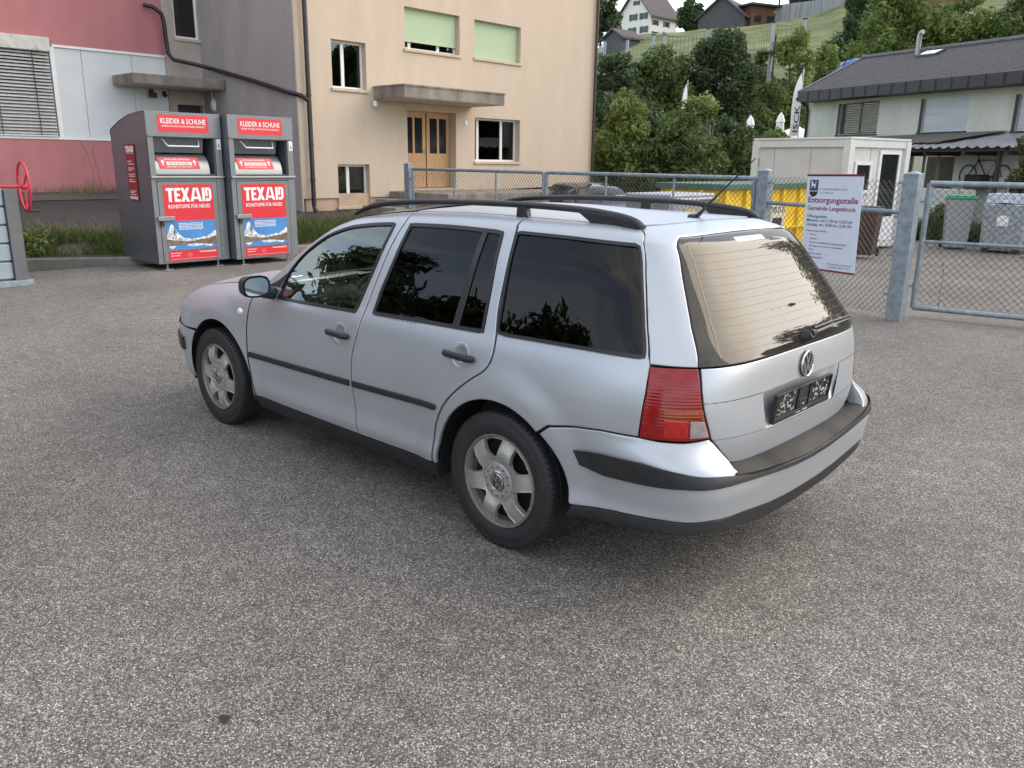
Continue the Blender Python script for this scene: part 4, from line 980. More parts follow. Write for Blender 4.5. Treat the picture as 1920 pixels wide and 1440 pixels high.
# ---------------- red hall ----------------
rh = empty('red_hall', (19.5, -2, .8), 'red rendered hall with a band of white panels and a closed slatted blind', 'building')
m_ = MB(); m_.box(19.40, 19.7, -6.83, 9, 4.16, 9); m_.box(19.40, 19.7, -6.83, 9, .78, 2.04); m_.box(19.402, 19.7, 1.24, 9, 2.04, 4.16); part(m_, 'wall', 'red_render', rh)
m_ = MB(); m_.box(19.45, 19.7, -6.83, 9, 0, .775); part(m_, 'plinth', 'kerb_concrete', rh)
for y0, y1 in ((-4.79, -4.20), (-5.97, -4.80), (-6.83, -5.98)):
    m_ = MB(); m_.box(19.42, 19.6, y0, y1, 2.10, 4.10); part(m_, 'wall_panel', 'white_panel', rh, bevel=.004)
m_ = MB(); m_.box(19.38, 19.6, -6.83, -4.16, 4.102, 4.158); m_.box(19.38, 19.6, -6.83, 1.2, 2.042, 2.098); m_.box(19.385, 19.6, -4.198, -4.10, 2.1, 4.1); part(m_, 'panel_trim', 'white_frame', rh)
m_ = MB(); m_.box(19.28, 19.6, -4.09, 1.0, 3.98, 4.28); part(m_, 'blind_box', mat('peeling_white', (.58, .56, .50), .7, var=.1, scale=4, dirt=.9, dirtc=(.10, .09, .07), dscale=3.2), rh, bevel=.01)
bl = MB(); n = 25
for i in range(n):
    z = 2.16+i*.073; bl.box(-.040, .040, -4.06, .98, -.002, .002, T3(19.38, 0, z+.02) @ Matrix.Rotation(R(-38+5*math.sin(i*2.1)), 4, 'Y'))
bl.box(19.34, 19.42, -4.06, .98, 2.105, 2.135)
bo = part(bl, 'slatted_blind', 'blind_slat', rh)
for y in (-3.7, -2.9, -1.4, 0.1):
    m_ = MB(); m_.box(19.335, 19.345, y-.008, y+.008, 2.12, 3.98); m_.build('ladder_cord', 'cabin_dark', None, 0).parent = bo
m_ = MB(); m_.box(19.50, 19.55, -4.09, 1.0, 2.1, 4.0); part(m_, 'pane', 'dark_pane', rh)
m_ = MB(); m_.box(19.2, 19.30, -6.45, -6.27, 3.12, 3.24, ); m_.box(19.26, 19.41, -6.40, -6.33, 3.22, 3.32); part(m_, 'floodlight', 'black_plastic', rh, bevel=.01)
m_ = MB(); m_.lathe([(.0001, .05), (.05, .04), (.055, 0)], 14, T3(19.36, -6.72, 3.2) @ Matrix.Rotation(R(-90), 4, 'Y')); m_.box(19.36, 19.42, -6.76, -6.68, 3.2, 3.3); part(m_, 'camera', 'black_plastic', rh, 40)
pipe([(19.3, -6.35, 5.28), (19.2, -6.55, 5.24), (19.15, -6.72, 5.1), (19.15, -6.76, 4.95), (19.15, -6.80, 4.2), (19.10, -6.90, 4.05), (18.95, -7.4, 3.97), (18.6, -7.70, 3.86), (16.6, -7.71, 3.46), (15.2, -7.71, 3.16), (14.86, -7.85, 3.08), (14.82, -8.0, 2.98)], .05, 'drainpipe', 'black_pipe', 'black drainpipe slanting across the grey side wall', brackets=[(18.2, -7.71, 3.78), (17.2, -7.71, 3.58), (16.2, -7.71, 3.38)])
# wild plant at the foot of the red wall
rrp = random.Random(5); m_ = MB()
for k in range(9):
    x, y = 19.2, -4.65+rrp.gauss(0, .16); z = hgt(x, y); pts = [(x, y, z)]
    for j in range(5): pts.append((pts[-1][0]+rrp.gauss(0, .02), pts[-1][1]+rrp.gauss(0, .05), pts[-1][2]+(.24 if k < 2 else .07)*rrp.uniform(.7, 1.2)))
    m_.tube(pts, .006, 4)
ws = m_.build('dry_weed', 'blade_dry', None, 0); tag(ws, 'thin dry weed growing at the foot of the red wall', 'plant')
# ================= vegetation =================
mat('bark', (.10, .085, .065), .9, var=.3, scale=8, bump=.5, bscale=20)
mat('bark_pale', (.26, .23, .17), .85, var=.3, scale=8)
leafmat('leaf_dark', (.038, .064, .027), (.098, .140, .060))
leafmat('leaf_mid', (.055, .092, .025), (.155, .205, .068))
leafmat('leaf_light', (.095, .145, .034), (.25, .31, .105), .45)
leafmat('leaf_yellow', (.09, .13, .03), (.25, .29, .09), .5)
def crown_mesh(name, seed, rx, rz, n, leaf, lobes=16, flat=1.0, base=0.0, round_=.5):
    """leaf quads on many uneven lobes filling an egg of radius rx and height rz above z=base"""
    rg = np.random.default_rng(seed)
    L_ = []
    for i in range(lobes):
        a = rg.uniform(0, 2*np.pi); t = rg.uniform(.08, .97); prof = (math.sin(math.pi*min(1, t**.8))**round_); r = rx*prof*rg.uniform(.25, .78)
        L_.append((math.cos(a)*r, math.sin(a)*r, base+rz*t, rx*rg.uniform(.30, .52)*(1.15-.5*t)))
    w = np.array([l_[3]**2 for l_ in L_]); w /= w.sum(); idx = rg.choice(len(L_), n, p=w)
    LL = np.array(L_)[idx]
    d = rg.normal(size=(n, 3)); d /= np.linalg.norm(d, axis=1)[:, None]
    rad = LL[:, 3]*(rg.uniform(.35, 1.08, n)**.6)*(1+.18*np.sin(d[:, 0]*7+LL[:, 0])*np.cos(d[:, 2]*6))
    P = LL[:, :3]+d*rad[:, None]*np.array([1, 1, flat]); P[:, 2] = np.maximum(P[:, 2], .03)
    nn = d+rg.normal(size=(n, 3))*.75; nn /= np.linalg.norm(nn, axis=1)[:, None]
    t1 = np.cross(nn, rg.normal(size=(n, 3))); t1 /= np.linalg.norm(t1, axis=1)[:, None]+1e-9; t2 = np.cross(nn, t1)
    s = (leaf*rg.uniform(.6, 1.35, n))[:, None]
    v = np.stack([P-t1*s, P+t2*s*.45+nn*s*.12, P+t1*s, P-t2*s*.45+nn*s*.12], 1).reshape(-1, 3)
    me = bpy.data.meshes.new(name); me.vertices.add(4*n); me.vertices.foreach_set('co', v.ravel())
    me.loops.add(4*n); me.loops.foreach_set('vertex_index', np.arange(4*n, dtype=np.int32))
    me.polygons.add(n); me.polygons.foreach_set('loop_start', np.arange(0, 4*n, 4, dtype=np.int32)); me.polygons.foreach_set('loop_total', np.full(n, 4, dtype=np.int32))
    me.update(); me.validate(); return me
def wood_mesh(name, seed, h, rx, r0, stems=1, limbs=9):
    rg = random.Random(seed); m = MB()
    for s in range(stems):
        a = rg.uniform(0, 6.28); lean = (.0 if stems == 1 else .35)*rx
        top = Vector((math.cos(a)*lean, math.sin(a)*lean, h*.9)); p0 = Vector((math.cos(a)*.1*(stems > 1), math.sin(a)*.1*(stems > 1), -.1))
        pts = [p0.lerp(top, k/6)+Vector((rg.gauss(0, .04*rx), rg.gauss(0, .04*rx), 0))*(k > 0) for k in range(7)]
        m.tube(pts, [r0*(1-.8*k/6)/(stems**.5) for k in range(7)], 7)
        for k in range(max(2, limbs//stems)):
            t = rg.uniform(.25, .9); q = pts[int(t*6)]; b = rg.uniform(0, 6.28); ln = rx*rg.uniform(.5, .9)*(1.1-t*.5)
            e = q+Vector((math.cos(b)*ln, math.sin(b)*ln, ln*rg.uniform(.3, .9))); m.tube([q, q.lerp(e, .5)+Vector((0, 0, -.05*ln)), e], [r0*.35, r0*.22, r0*.08], 5)
    return m, m.v, m.f
TREES = 0
def tree(name, x, y, top, width, leaf_m, label, cat='tree', n=10500, leaf=.17, group=None, seed=None, stems=1, base=.06, lobes=26, zb=None, bark='bark', round_=.5, trunk=.5):
    global TREES; TREES += 1; seed = seed or 100+TREES
    z = (hgt(x, y) if zb is None else zb)-.1; h = top-z; rx = width/2
    t = empty(name, (x, y, z), label, cat, group)
    me = crown_mesh('crown', seed, rx, h*(1-base), n, leaf, lobes, base=h*base, round_=round_)
    # scale so that the crown's top reaches the wanted height
    mz = max(v.co.z for v in me.vertices); me.transform(Matrix.Diagonal((1, 1, (h)/mz, 1)))
    link('crown', me, leaf_m, t)
    w_, _, _ = wood_mesh('trunk', seed, h, rx, max(.04, h*.016), stems)
    w_.build('trunk', bark, t, 50)
    return t
G1 = 'broadleaved trees on the slope'
tree('bush', 16.3, -22.4, 4.4, 3.0, 'leaf_light', 'tall light green bush right beside the cream house corner', 'bush', 12600, .10, stems=4, base=.02)
tree('bush', 14.6, -23.0, 3.5, 2.7, 'leaf_mid', 'green bush second from the cream house behind the mesh gate', 'bush', 11200, .10, stems=4, base=.02, round_=.35)
tree('bush', 14.9, -25.4, 4.3, 3.2, 'leaf_light', 'tallest light green bush in the middle of the row, with bare stems', 'bush', 13300, .10, stems=6, base=.1, bark='bark_pale')
tree('bush', 13.4, -22.6, 3.0, 2.3, 'leaf_mid', 'low bush with pale bare branches above the dark parked car', 'bush', 7000, .09, stems=7, base=.25, bark='bark_pale', round_=.35)
tree('bush', 13.3, -25.8, 3.2, 2.6, 'leaf_mid', 'rounded green bush at the right end of the row behind the gate', 'bush', 11200, .10, stems=4, base=.02)
tree('bush', 15.5, -32.5, 3.4, 3.4, 'leaf_light', 'light green bush above the yellow skip, below the folded parasols', 'bush', 9800, .12, stems=3, base=.02)
tree('bush', 12.6, -28.3, 2.7, 3.0, 'leaf_mid', 'low bush left of the site hut', 'bush', 8400, .11, stems=3, base=.02)
tree('bush', 19.8, -28.6, 4.6, 4.2, 'leaf_dark', 'dark bush at the cream house corner behind the light green ones', 'bush', 11200, .14, stems=3, base=.02)
tree('broadleaf_tree', 31.3, -41.5, 8.6, 5.2, 'leaf_dark', 'dark round tree nearest the cream house corner', n=12000, group=G1)
tree('broadleaf_tree', 32.3, -46.2, 8.6, 5.0, 'leaf_dark', 'dark tree second from the cream house on the slope', n=12000, group=G1)
tree('broadleaf_tree', 30.7, -46.8, 9.6, 5.4, 'leaf_mid', 'mid green tree above the white flag', n=13500, group=G1)
tree('broadleaf_tree', 28.6, -50.6, 10.9, 5.8, 'leaf_dark', 'tallest dark tree in the middle of the slope', n=16500, group=G1, lobes=24)
tree('broadleaf_tree', 29.8, -57.8, 10.2, 4.2, 'leaf_mid', 'slim green tree right of the tallest dark tree', n=9000, group=G1)
tree('young_tree', 25.2, -53.8, 11.0, 4.0, 'leaf_yellow', 'yellowish green young tree between the two tall course masts', n=6750, group=G1, leaf=.15)
tree('young_tree', 22.9, -46.0, 6.9, 3.4, 'leaf_mid', 'small thin tree left of the feather banner', n=5250, group=G1, leaf=.14)
tree('young_tree', 21.4, -51.1, 9.3, 3.0, 'leaf_light', 'small light tree left of the blue tarpaulin', n=5250, group=G1, leaf=.14)
tree('conifer', 30.4, -78.0, 17.6, 4.2, 'leaf_dark', 'very dark narrow evergreen beside the concrete wall on the hill', n=13500, leaf=.18, group=G1, round_=.3)
tree('broadleaf_tree', 23.6, -68.1, 16.2, 8.0, 'leaf_light', 'large light green tree above the grey house roof', n=21000, leaf=.19, group=G1, lobes=30)
tree('broadleaf_tree', 19.0, -68.5, 15.2, 6.4, 'leaf_light', 'light green tree right of the flue, lower than its neighbour', n=15000, leaf=.19, group=G1, lobes=24)
tree('broadleaf_tree', 15.0, -69.4, 15.6, 6.4, 'leaf_mid', 'green tree at the right edge above the roof ridge', n=13500, leaf=.19, group=G1)
tree('broadleaf_tree', 33.5, -84.0, 15.0, 7.0, 'leaf_dark', 'dark thicket tree below the brown barn', n=10500, leaf=.22, group=G1)
tree('broadleaf_tree', 30.0, -62.0, 8.5, 6.0, 'leaf_dark', 'low dark tree below the meadow behind the masts', n=10500, leaf=.2, group=G1)
tree('broadleaf_tree', 25.5, -64.5, 9.4, 5.0, 'leaf_dark', 'low dark tree behind the yellowish young tree', n=10500, leaf=.2, group=G1)
tree('broadleaf_tree', 27.0, -42.5, 5.2, 6.0, 'leaf_mid', 'wide low tree filling the gap under the dark trees', n=12000, leaf=.16, group=G1)
tree('broadleaf_tree', 23.0, -42.0, 4.6, 4.5, 'leaf_dark', 'low shaded tree behind the folded parasols', n=9000, leaf=.16, group=G1)
tree('broadleaf_tree', 36.0, -46.5, 8.0, 5.0, 'leaf_mid', 'green tree below the dark wooden shed', n=9000, leaf=.18, group=G1)
tree('ridge_tree', 81.6, -105.0, 28.8, 6.5, 'leaf_dark', 'tree against the sky left of the white farmhouse', n=7500, leaf=.30)
tree('ridge_tree', 77.2, -123.6, 28.3, 4.6, 'leaf_dark', 'dark tree against the sky right of the white farmhouse', n=6750, leaf=.30)
tree('ridge_tree', 74.0, -126.8, 27.4, 5.0, 'leaf_dark', 'dark tree against the sky left of the grey barn', n=6750, leaf=.30)
tree('ridge_tree', 60, -150, 36, 26, 'leaf_dark', 'broad wood crest behind the brown barn', n=10500, leaf=.5)
tree('garden_shrub', 2.9, -21.3, 2.5, 1.5, leafmat('leaf_olive', (.05, .055, .02), (.14, .14, .06)), 'olive shrub in front of the grey house at the right edge', 'shrub', 7000, .06, stems=3, base=.02)
tree('garden_shrub', 6.1, -22.0, .9, 1.1, 'leaf_light', 'small green shrub between the hut and the bins', 'shrub', 2800, .06, stems=3, base=.02)
tree('garden_shrub', 4.9, -21.8, .75, 1.3, 'leaf_mid', 'small shrub behind the green lidded bin', 'shrub', 2800, .06, stems=3, base=.02)
tree('verge_herb', 12.3, -1.1, .62, .9, 'leaf_light', 'leafy green herb clump on the verge beside the kerb', 'plant', 900, .05, stems=3, base=.02)
tree('verge_herb', 12.6, -.3, .6, .8, 'leaf_mid', 'dark leafy clump on the verge nearest the press container', 'plant', 700, .05, stems=3, base=.02)
# trees round the lot outside the frame, which the car's glass mirrors
for i, (x, y, h, w_) in enumerate(((22, 14, 13, 9), (16, 20, 13.5, 9), (9, 27, 9, 10), (1, 29, 8, 9), (20, 17.5, 12.5, 9), (-8, 30, 8, 11), (-6.5, -36, 18.5, 11), (-13.5, -36, 14.2, 10), (-1.2, -39, 22.5, 8.5), (-20, -35, 10, 8))):
    t = tree('lot_edge_tree', x, y, h, w_, 'leaf_dark', ['dark tree beyond the near side of the lot', 'dark tree beyond the far side of the lot'][i > 5]+', out of the picture', n=15000, leaf=.24, group='trees round the lot', zb=0 if i != 4 else None)
# ================= clothes banks =================
def clothes_bank(loc, label):
    """origin: front left foot on the ground; a to the right (-y), b to the back (+x), c up"""
    t = empty('clothes_bank', loc, label, 'clothing bank', 'clothing banks side by side')
    WD, D = 1.15, 1.28
    MX = Matrix(((0, 1, 0, 0), (-1, 0, 0, 0), (0, 0, 1, 0), (0, 0, 0, 1)))          # (a, b, c) -> (b, -a, c)
    FR = Matrix(((0, 0, -1, 0), (-1, 0, 0, 0), (0, 1, 0, 0), (0, 0, 0, 1)))         # (a, c, out) -> front face
    side = [(0, .10), (D, .10), (D+.02, 2.0), (D-.02, 2.08), (.9, 2.20), (.55, 2.28), (.1, 2.315), (0, 2.315), (0, 1.99), (.03, 1.97), (.62, 1.97), (.62, 1.42), (0, 1.40)]
    for a0, nm in ((0, 'side_panel'), (WD-.012, 'side_panel')):
        m = MB(); SM = Matrix(((1, 0, 0, 0), (0, 0, -1, -a0), (0, 1, 0, 0), (0, 0, 0, 1)))
        m.prism([(0, .10), (D, .10), (D+.02, 2.0), (D-.02, 2.08), (.9, 2.20), (.55, 2.28), (.1, 2.315), (0, 2.315)], SM, .012)
        sp = m.build(nm, 'metal_side', t, 0)
        if a0 == 0: sp0 = sp
    m = MB(); m.box(.013, WD-.013, D-.01, D+.005, .10, 2.0, MX); m.box(.013, WD-.013, .02, D-.01, .10, .12, MX); m.build('back_panel', 'metal_side', t, 0)
    m = MB(); prof = [(0, 2.316), (.1, 2.316), (.55, 2.282), (.9, 2.202), (D-.02, 2.082), (D+.02, 2.0)]
    m.add([MX @ Vector((a, b, c)) for a in (-.01, WD+.01) for b, c in prof], [(i, i+1, 7+i, 6+i) for i in range(5)]); m.build('top_panel', 'metal_grey', t, 40)
    # front: header, posts, door frame
    m = MB(); m.box(-.004, WD+.004, 1.985, 2.318, -.006, .02, FR); m.box(0, WD, 1.965, 1.985, -.02, .032, FR)
    hd = m.build('header_panel', 'metal_grey', t, 0, bevel=.004)
    for a_, b_ in ((0, .085), (WD-.105, WD)): m = MB(); m.box(a_, b_, 1.40, 1.965, -.03, .012, FR); m.build('front_post', 'metal_grey', t, 0, bevel=.004)
    m = MB(); m.box(-.003, WD+.003, 1.365, 1.40, -.06, .05, FR); m.build('ledge', 'metal_light', t, 0, bevel=.008)
    m = MB(); m.box(0, .075, .10, 1.365, -.02, .010, FR); m.box(WD-.125, WD, .10, 1.365, -.02, .010, FR); m.box(.075, WD-.125, 1.325, 1.365, -.02, .009, FR); m.box(.075, WD-.125, .10, .115, -.02, .009, FR)
    fr_ = m.build('front_frame', 'metal_grey', t, 0, bevel=.003)
    m = MB(); m.box(.082, WD-.132, .12, 1.318, -.02, .016, FR); dr = m.build('door', 'metal_grey', t, 0, bevel=.004)
    m = MB(); m.box(.035, .295, .745, .81, .012, .055, FR); lk = m.build('lock_bar', 'metal_light', dr, 0, bevel=.006)
    m = MB(); m.box(.07, .12, .685, .742, .02, .05, FR); m.tube([FR @ Vector((.08, .70, .045)), FR @ Vector((.08, .66, .045)), FR @ Vector((.11, .66, .045)), FR @ Vector((.11, .70, .045))], .006, 5); m.build('padlock', 'steel_dark', lk, 0)
    m = MB()
    for a, c in ((WD-.08, 1.13), (WD-.08, 1.05), (WD-.06, .35), (WD-.06, .25), (.035, .30), (.035, .22), (WD-.155, 1.10), (WD-.155, .2)): m.lathe([(.0001, .005), (.009, .004), (.012, 0)], 10, FR @ T3(a, c, .0165))
    m.build('rivets', 'metal_light', fr_, 40)
    # opening: dark hood, drum and handle
    m = MB(); m.box(.085, WD-.105, .60, .62, 1.42, 1.965, MX); m.box(.086, .10, .02, .6, 1.42, 1.965, MX); m.box(WD-.12, WD-.106, .02, .6, 1.42, 1.965, MX); m.box(.1, WD-.12, .02, .6, 1.41, 1.42, MX)
    m.box(.1, WD-.12, .02, .6, 1.955, 1.966, MX)
    m.build('chute_lining', 'metal_side', t, 0)
    m = MB(); m.add([MX @ Vector((a, b, c)) for a in (.11, WD-.24) for b, c in ((.10, 1.95), (.14, 1.74), (.35, 1.74))], [(0, 1, 4, 3), (1, 2, 5, 4)]); m.build('chute_hood', 'metal_side', t, 0)
    m = MB(); pr = [(.03, 1.425), (.035, 1.50), (.07, 1.60), (.14, 1.68), (.25, 1.73), (.40, 1.745)]
    m.add([MX @ Vector((a, b, c)) for a in (.10, WD-.20) for b, c in pr], [(i, i+1, 7+i, 6+i) for i in range(5)]+[(6, 7, 8, 9, 10, 11)]); dm = m.build('drum', 'metal_light', t, 30)
    m = MB(); A_ = lambda a, b, c: MX @ Vector((a, b, c)); m.tube([A_(.26, .12, 1.95), A_(.32, .03, 1.835), A_(.80, .03, 1.835), A_(.84, .12, 1.94)], .012, 6); m.build('handle', 'sign_white', t, 40)
    # lettering
    def plate(nm, m_, a0, a1, c0, c1, z, par):
        q = MB(); q.add([FR @ Vector(p) for p in ((a0, c0, z), (a1, c0, z), (a1, c1, z), (a0, c1, z))], [(0, 1, 2, 3)]); return q.build(nm, m_, par, 0)
    s1 = plate('sign', 'sign_red', .17, .955, 2.035, 2.275, .0225, hd)
    tx = MB(); text_into(tx, 'KLEIDER & SCHUHE', FR, .5625, 2.155, .70, .075, .012, 'CENTER', .0245); text_into(tx, 'SAUBERE TEXTILIEN, SCHUHE PAARWEISE GEBÜNDELT', FR, .5625, 2.105, .68, .026, .006, 'CENTER', .0245); tx.build('lettering', 'sign_white', s1, 0)
    # drum label
    DM = frame_M(MX @ Vector((.18, .045, 1.50)), (0, -1, 0), (.42, 0, 1))
    q = MB(); q.add([DM @ Vector(p) for p in ((.0, .0, .022), (.62, .0, .022), (.60, .175, .022), (-.03, .175, .022))], [(0, 1, 2, 3)]); s2 = q.build('sign', 'sign_red', dm, 0)
    tx = MB(); text_into(tx, 'BITTE HIER EINWERFEN.', DM, .29, .13, .40, .026, .008, 'CENTER', .024); text_into(tx, 'SÄCKE IMMER GUT VERSCHLIESSEN.', DM, .30, .018, .40, .018, .004, 'CENTER', .024)
    for k in range(7):
        x = .108+k*.057; tx.add([DM @ Vector(p) for p in ((x, .055, .024), (x+.046, .055, .024), (x+.046, .105, .024), (x, .105, .024))], [(0, 1, 2, 3)])
    for x in (.05, .545): tx.add([DM @ Vector(p) for p in ((x-.009, .05, .024), (x+.009, .05, .024), (x+.009, .10, .024), (x-.009, .10, .024), (x-.032, .098, .024), (x+.032, .098, .024), (x, .14, .024))], [(0, 1, 2, 3), (4, 5, 6)])
    tx.build('lettering', 'sign_white', s2, 0)
    tx = MB()
    for k in range(7):
        x = .108+k*.057+.023; tx.add([DM @ Vector((x+.013*math.cos(a)*(1+.3*(k % 2)), .08+.014*math.sin(a)*(1+.2*(k % 3)), .0255)) for a in (0.3, 1.6, 2.9, 3.9, 5.2)], [(0, 1, 2, 3, 4)])
    tx.build('pictograms', 'sign_red', s2, 0)
    # poster on the door
    po = plate('poster', 'sign_red', .155, .945, .135, 1.275, .0185, dr); z = .0200
    tx = MB()
    def blk(P, zz=z): tx.add([FR @ Vector((p[0], p[1], zz)) for p in P], [tuple(range(len(P)))])
    bx, by, hh = .20, 1.02, .20
    # heavy brand lettering, built from bars: T E X A I D
    def R_(x0, x1, y0, y1): blk([(x0, y0), (x1, y0), (x1, y1), (x0, y1)], z+.0001*(len(tx.f) % 5))
    R_(.20, .315, 1.185, 1.225); R_(.235, .282, 1.02, 1.185)
    R_(.325, .365, 1.02, 1.225); R_(.365, .42, 1.185, 1.225); R_(.365, .41, 1.105, 1.14); R_(.365, .42, 1.02, 1.058)
    blk([(.425, 1.02), (.475, 1.02), (.565, 1.225), (.515, 1.225)]); blk([(.425, 1.225), (.475, 1.225), (.565, 1.02), (.515, 1.02)], z+.0003)
    blk([(.575, 1.02), (.62, 1.02), (.66, 1.225), (.625, 1.225)]); blk([(.71, 1.02), (.755, 1.02), (.705, 1.225), (.66, 1.225)], z+.0002); R_(.61, .72, 1.055, 1.09)
    R_(.765, .81, 1.02, 1.225)
    R_(.82, .855, 1.095, 1.225); blk([(.835, 1.19), (.86, 1.225), (.89, 1.225), (.915, 1.19), (.915, 1.06), (.885, 1.02), (.82, 1.02), (.82, 1.05), (.845, 1.075), (.865, 1.055), (.875, 1.07), (.875, 1.18), (.86, 1.192)], z+.0003)
    text_into(tx, 'ROHSTOFFE FÜR NEUES', FR, .55, .925, .66, .055, .014, 'CENTER', z)
    text_into(tx, 'www.texaid.ch', FR, .92, .245, .27, .026, .03, 'RIGHT', z)
    text_into(tx, 'Servicenummer:', FR, .19, .245, .17, .018, .02, 'LEFT', z); text_into(tx, '0844 853 853', FR, .19, .205, .14, .018, .02, 'LEFT', z)
    R_(.19, .92, .158, .161)
    tx.build('lettering', 'sign_white', po, 0)
    tx = MB(); tx.lathe([(.030, 0), (.036, 0)], 24, FR @ T3(.49, .215, z+.0004)); R_(.468, .512, .208, .222); tx.build('round_mark', mat('sign_pink', (.75, .25, .25), .5), po, 0)
    pic = plate('landscape_picture', 'picture_blue', .155, .945, .285, .735, .0195, po)
    zz = .0205
    tx = MB(); tx.add([FR @ Vector((x, y, zz)) for x, y in [(.155, .42), (.155, .53), (.17, .56), (.195, .60), (.21, .655), (.225, .675), (.24, .69), (.262, .675), (.285, .63), (.31, .59), (.34, .545), (.375, .51), (.42, .478), (.47, .47), (.52, .455), (.56, .465), (.60, .455), (.64, .475), (.69, .47), (.73, .49), (.78, .475), (.82, .505), (.86, .52), (.90, .56), (.945, .575), (.945, .42)]], [tuple(range(26))]); tx.build('picture_mountains', 'picture_snow', pic, 0)
    tx = MB(); rk = random.Random(9)
    for k in range(46):
        x = rk.uniform(.165, .93); top = .45+.19*math.exp(-((x-.26)/.055)**2)+.07*max(0, (x-.7)/.25)+.02; y = rk.uniform(.425, top-.02); a_ = rk.uniform(.008, .022)
        tx.add([FR @ Vector(p) for p in ((x-a_*.3, y, zz+.0004), (x+a_*1.1, y-a_*.7, zz+.0004), (x+a_*.5, y+a_*1.3, zz+.0004))], [(0, 1, 2)])
    tx.add([FR @ Vector(p) for p in ((.272, .655, zz+.0004), (.30, .59, zz+.0004), (.275, .50, zz+.0004), (.258, .56, zz+.0004))], [(0, 1, 2, 3)])
    tx.build('picture_rocks', mat('picture_rock', (.13, .15, .18), .5, var=.2, scale=20), pic, 0)
    tx = MB(); tx.add([FR @ Vector((x, y, zz+.0006)) for x, y in [(.155, .36), (.155, .47), (.22, .455), (.33, .44), (.45, .425), (.60, .425), (.70, .445), (.80, .45), (.88, .475), (.945, .49), (.945, .36), (.75, .365), (.62, .395), (.48, .39), (.38, .375), (.28, .37)]], [tuple(range(16))])
    tx.add([FR @ Vector((x, y, zz+.0006)) for x, y in [(.155, .285), (.155, .30), (.3, .305), (.5, .292), (.7, .305), (.945, .315), (.945, .285)]], [tuple(range(7))]); tx.build('picture_shore', 'picture_earth', pic, 0)
    tx = MB(); tx.add([FR @ Vector((x, y, zz+.0009)) for x, y in [(.17, .36), (.19, .33), (.225, .315), (.26, .335), (.30, .36)]], [tuple(range(5))]); tx.add([FR @ Vector((x, y, zz+.0009)) for x, y in [(.44, .375), (.50, .345), (.60, .34), (.72, .352), (.84, .33), (.90, .355), (.62, .385)]], [tuple(range(7))]); tx.build('picture_reflection', 'picture_snow', pic, 0)
    tx = MB()
    rt = random.Random(2)
    for k in range(5):
        x = .35
        while x < .73:
            w_ = rt.uniform(.02, .055); tx.add([FR @ Vector(p) for p in ((x, .69-k*.022, zz), (min(x+w_, .745), .69-k*.022, zz), (min(x+w_, .745), .700-k*.022, zz), (x, .700-k*.022, zz))], [(0, 1, 2, 3)]); x += w_+.010
    tx.build('fine_print', 'sign_white', pic, 0)
    # side sticker with lettering
    SM = Matrix(((0, 0, 0, 0), (0, 0, 0, 0), (0, 1, 0, 0), (0, 0, 0, 1))); SM = frame_M((.78, .0135, 0), (-1, 0, 0), (0, 0, 1))
    q = MB(); q.add([SM @ Vector(p) for p in ((0, 1.02, 0), (.33, 1.02, 0), (.33, 1.86, 0), (0, 1.86, 0))], [(0, 1, 2, 3)])
    s3 = q.build('sticker', mat('sticker_dull_red', (.30, .02, .03), .45), sp0, 0)
    tx = MB(); text_into(tx, 'TEXAID', SM, .165, 1.745, .29, .08, .06, 'CENTER', .0015); text_into(tx, 'ROHSTOFFE FÜR NEUES', SM, .165, 1.715, .25, .016, .02, 'CENTER', .0015)
    for k, y in enumerate((1.60, 1.56, 1.50, 1.47, 1.41, 1.38, 1.33, 1.30, 1.16, 1.14, 1.11)): tx.add([SM @ Vector(p) for p in ((.05, y, .0015), (.05+(.22 if k % 3 else .15), y, .0015), (.05+(.22 if k % 3 else .15), y+.010, .0015), (.05, y+.010, .0015))], [(0, 1, 2, 3)])
    for k in range(5): tx.add([SM @ Vector(p) for p in ((.03+k*.057, 1.045, .0015), (.07+k*.057, 1.045, .0015), (.07+k*.057, 1.085, .0015), (.03+k*.057, 1.085, .0015))], [(0, 1, 2, 3)])
    tx.build('lettering', 'sign_white', s3, 0)
    q = MB(); q.add([FR @ Vector(p) for p in ((WD-.075, 1.80, .014), (WD-.012, 1.80, .014), (WD-.012, 1.95, .014), (WD-.075, 1.95, .014))], [(0, 1, 2, 3)]); s4 = q.build('sticker', 'sign_white', t, 0)
    q = MB(); 
    for p in ((.035, 1.83), (.05, 1.845), (.045, 1.87)): q.box(WD-p[0]-.008, WD-p[0]+.008, p[1]-.01, p[1]+.01, .0145, .0155, FR)
    q.build('sticker_marks', 'liner_black', s4, 0)
    # feet
    for a, b in ((.16, .08), (WD-.16, .08), (.16, D-.1), (WD-.16, D-.1)):
        m = MB(); m.tube([MX @ Vector((a, b, .012)), MX @ Vector((a, b, .10))], .016, 8); m.box(a-.06, a+.06, b-.06, b+.06, 0, .012, MX); m.build('foot', 'galvanised', t, 30)
    return t
b1 = clothes_bank((10.1, -2.13, 0), 'grey clothing bank with red posters, left of the pair, its side sticker visible')
b2 = copy_tree(b1); b2.location = (9.93, -3.315, 0.0); b2.rotation_euler = (0, 0, R(1.5)); b2['label'] = 'grey clothing bank with red posters, right of the pair, partly behind the car bonnet'
for bq in (b1, b2): bq.scale = (1, 1, 1.0)
